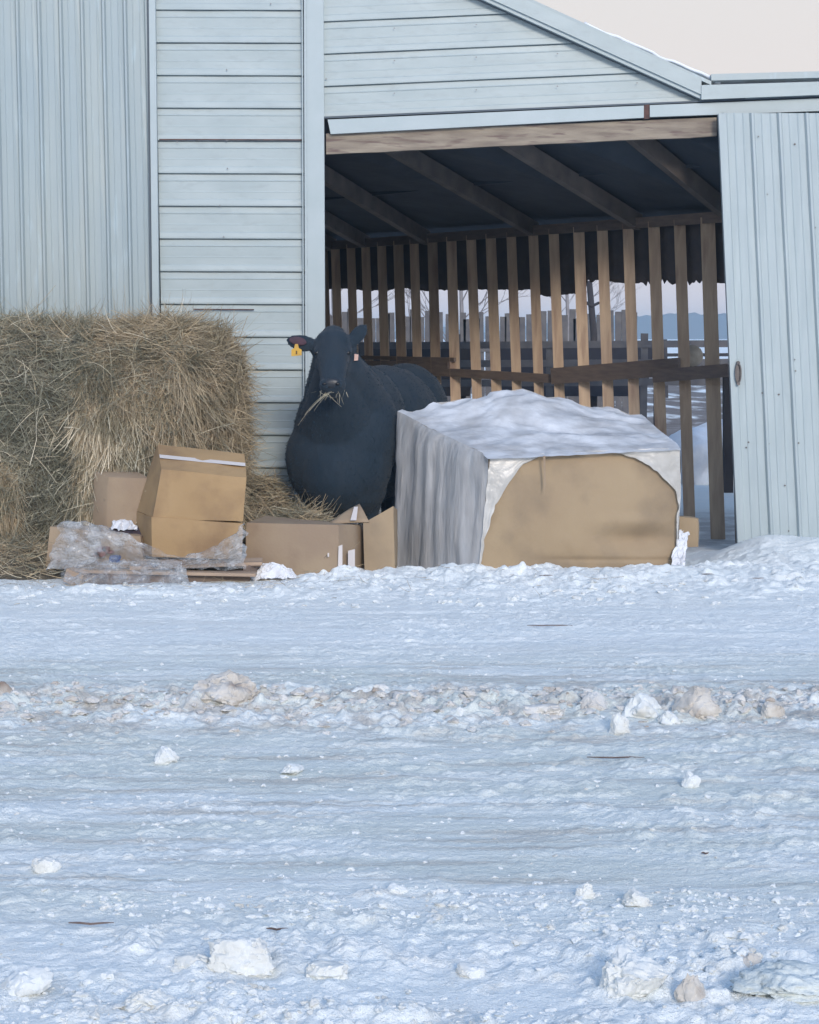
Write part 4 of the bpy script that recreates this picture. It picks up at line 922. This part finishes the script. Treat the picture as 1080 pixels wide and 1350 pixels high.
picket(3.0, 12.5, 48, 1.55, 8, 'far thin rail fence at the right edge of the snowy yard', .1, .06, (1.0,1.3), 'fard')
def trough(x0, x1, Y, z0, z1, label, m='tank'):
    e = empty('feed_bunk', ((x0+x1)/2, Y, 0)); tag(e, label, 'feed bunk')
    v, f = quadprism([Vector((x0+.1,Y,z0)), Vector((x1-.1,Y,z0)), Vector((x1,Y-.15,z1)), Vector((x0,Y-.15,z1))], [Vector((x0+.1,Y+.6,z0)), Vector((x1-.1,Y+.6,z0)), Vector((x1,Y+.75,z1)), Vector((x0,Y+.75,z1))]); mesh('bunk', v, f, M[m], e)
    for x in np.linspace(x0+.2, x1-.2, 4): board('leg', (x, Y+.2, -.2), (x, Y+.2, z0+.02), .1, .1, M['fard'], e, up=Vector((0,1,0)))
trough(1.15, 3.35, 24, .74, 1.42, 'long dark feed bunk standing in the yard behind the slats')
trough(-.9, .95, 24.6, .72, 1.40, 'shorter dark feed bunk farther left in the yard', 'fard')
rd = empty('red_gate', (-.05, 26, 0)); tag(rd, 'small faded red gate seen between slats above the cow back', 'gate')
for z in (.9,1.1,1.3): board('bar', (-.25,26,z), (.1,26,z), .05, .04, M['redp'], rd)
for x in (-.25,.1): board('upright', (x,26,-.1), (x,26,1.4), .07, .05, M['redp'], rd, up=Vector((0,1,0)))
lg = MB(); c = P(913,469,18.5); lg.tube([c, c+Vector((.1,.9,0))], .115, 14); o = lg.build('cut_log', M['log'], None, True); tag(o, 'pale cut log end showing through the slats beside the door', 'log')
sp_ = empty('log_rack', (c.x, c.y+.4, -.12)); tag(sp_, 'low dark timber rack holding the pale cut log', 'rack')
for x in (-.3,.45): board('leg', (c.x+x, c.y+.4, -.15), (c.x+x, c.y+.4, c.z-.13), .1, .1, M['fard'], sp_, up=Vector((0,1,0)))
board('beam', (c.x-.5, c.y+.4, c.z-.16), (c.x+.7, c.y+.4, c.z-.16), .09, .16, M['fard'], sp_)
po = MB(); po.tube([P(784,470,30)-Vector((0,0,.6)), P(783,440,30), P(777,370,30)], [.07,.06,.05], 8); po.tube([P(772,398,30), P(780,404,29.95), P(790,399,30)], .025, 6)
tag(po.build('leaning_pole', M['fard'], None, True), 'thin dark leaning pole with a crossarm seen through the slats', 'pole')
def tree(x, Y, h, seed, label):
    random.seed(seed); e = empty('bare_tree', (x, Y, -.1)); tag(e, label, 'tree', 'bare trees behind the corral')
    tr = MB(); tr.tube([(x, Y, -.2), (x+.1, Y, h*.25), (x+.05, Y, h*.5)], [.09, .06, .04], 6); tr.build('trunk', M['hazed_bark'], e)
    cr_ = MB()
    def br(p, d, l, r, dep):
        q = p+d*l; cr_.tube([p, p.lerp(q, .5)+Vector((random.uniform(-.05,.05), 0, random.uniform(-.03,.05)))*l, q], [r, r*.8, r*.6], 4)
        if dep == 0: return
        for k in range(3):
            nd = (d+Vector((random.uniform(-.9,.9), random.uniform(-.5,.5), random.uniform(-.2,.7)))).normalized(); br(p.lerp(q, random.uniform(.45,1)), nd, l*random.uniform(.55,.8), r*.6, dep-1)
    for k in range(6):
        z = h*(.2+.08*k); a = random.uniform(0, 6.28); br(Vector((x+.05, Y, z)), Vector((math.cos(a)*.8, math.sin(a)*.4, .7)).normalized(), h*.22, .016, 4)
    cr_.build('crown', M['hazed_bark'], e)
for i, (px, Y, h, lab) in enumerate(((436,42,5.5,'bare tree at the far left gap of the slats'),(570,44,6,'wide bare tree left of the middle slats'),(605,40,5.2,'dense bare tree behind the middle slats'),(745,46,5.5,'bare twiggy tree right of the middle slats'))):
    tree((px-540)/F*Y, Y, h, 40+i, lab)
random.seed(99)
# heaps of ploughed snow in the yard
for x, Y, rx, rz, lab in ((3.55,20.5,.9,.55,'bright snow heap in the yard behind the right end of the load'),(4.3,23,1.3,.5,'low snow heap in the yard left of the sliding door')):
    bm = chunk_geo((x, Y, -.1), (rx, rx*.8, rz), int(Y), 4, .2); me = bpy.data.meshes.new('snow_heap'); bm.to_mesh(me); bm.free(); me.polygons.foreach_set('use_smooth', [True]*len(me.polygons)); tag(link('snow_heap', me, M['snowroof']), lab, 'snow heap')
print('verts', sum(len(o.data.vertices) for o in bpy.data.objects if o.type == 'MESH'))

# thin winter haze over the far woods; also added to lift the darks bluish
hb_ = MB(); x0, x1, y0, y1, z0, z1 = -1000, 1000, -100, 1800, -1.6, 7.2
hb_.add([(x0,y0,z0),(x1,y0,z0),(x1,y1,z0),(x0,y1,z0),(x0,y0,z1),(x1,y0,z1),(x1,y1,z1),(x0,y1,z1)], [(3,2,1,0),(4,5,6,7),(0,1,5,4),(1,2,6,5),(2,3,7,6),(3,0,4,7)])
hm = bpy.data.materials.new('haze'); hm.use_nodes = True; hn_ = hm.node_tree; hn_.nodes.clear()
ho = hn_.nodes.new('ShaderNodeOutputMaterial'); hv = hn_.nodes.new('ShaderNodeVolumePrincipled'); hv.inputs['Color'].default_value = (.55,.80,1,1); hv.inputs['Density'].default_value = .0013
hn_.links.new(hv.outputs[0], ho.inputs['Volume'])
tag(hb_.build('haze', hm), None, None, None, 'stuff')
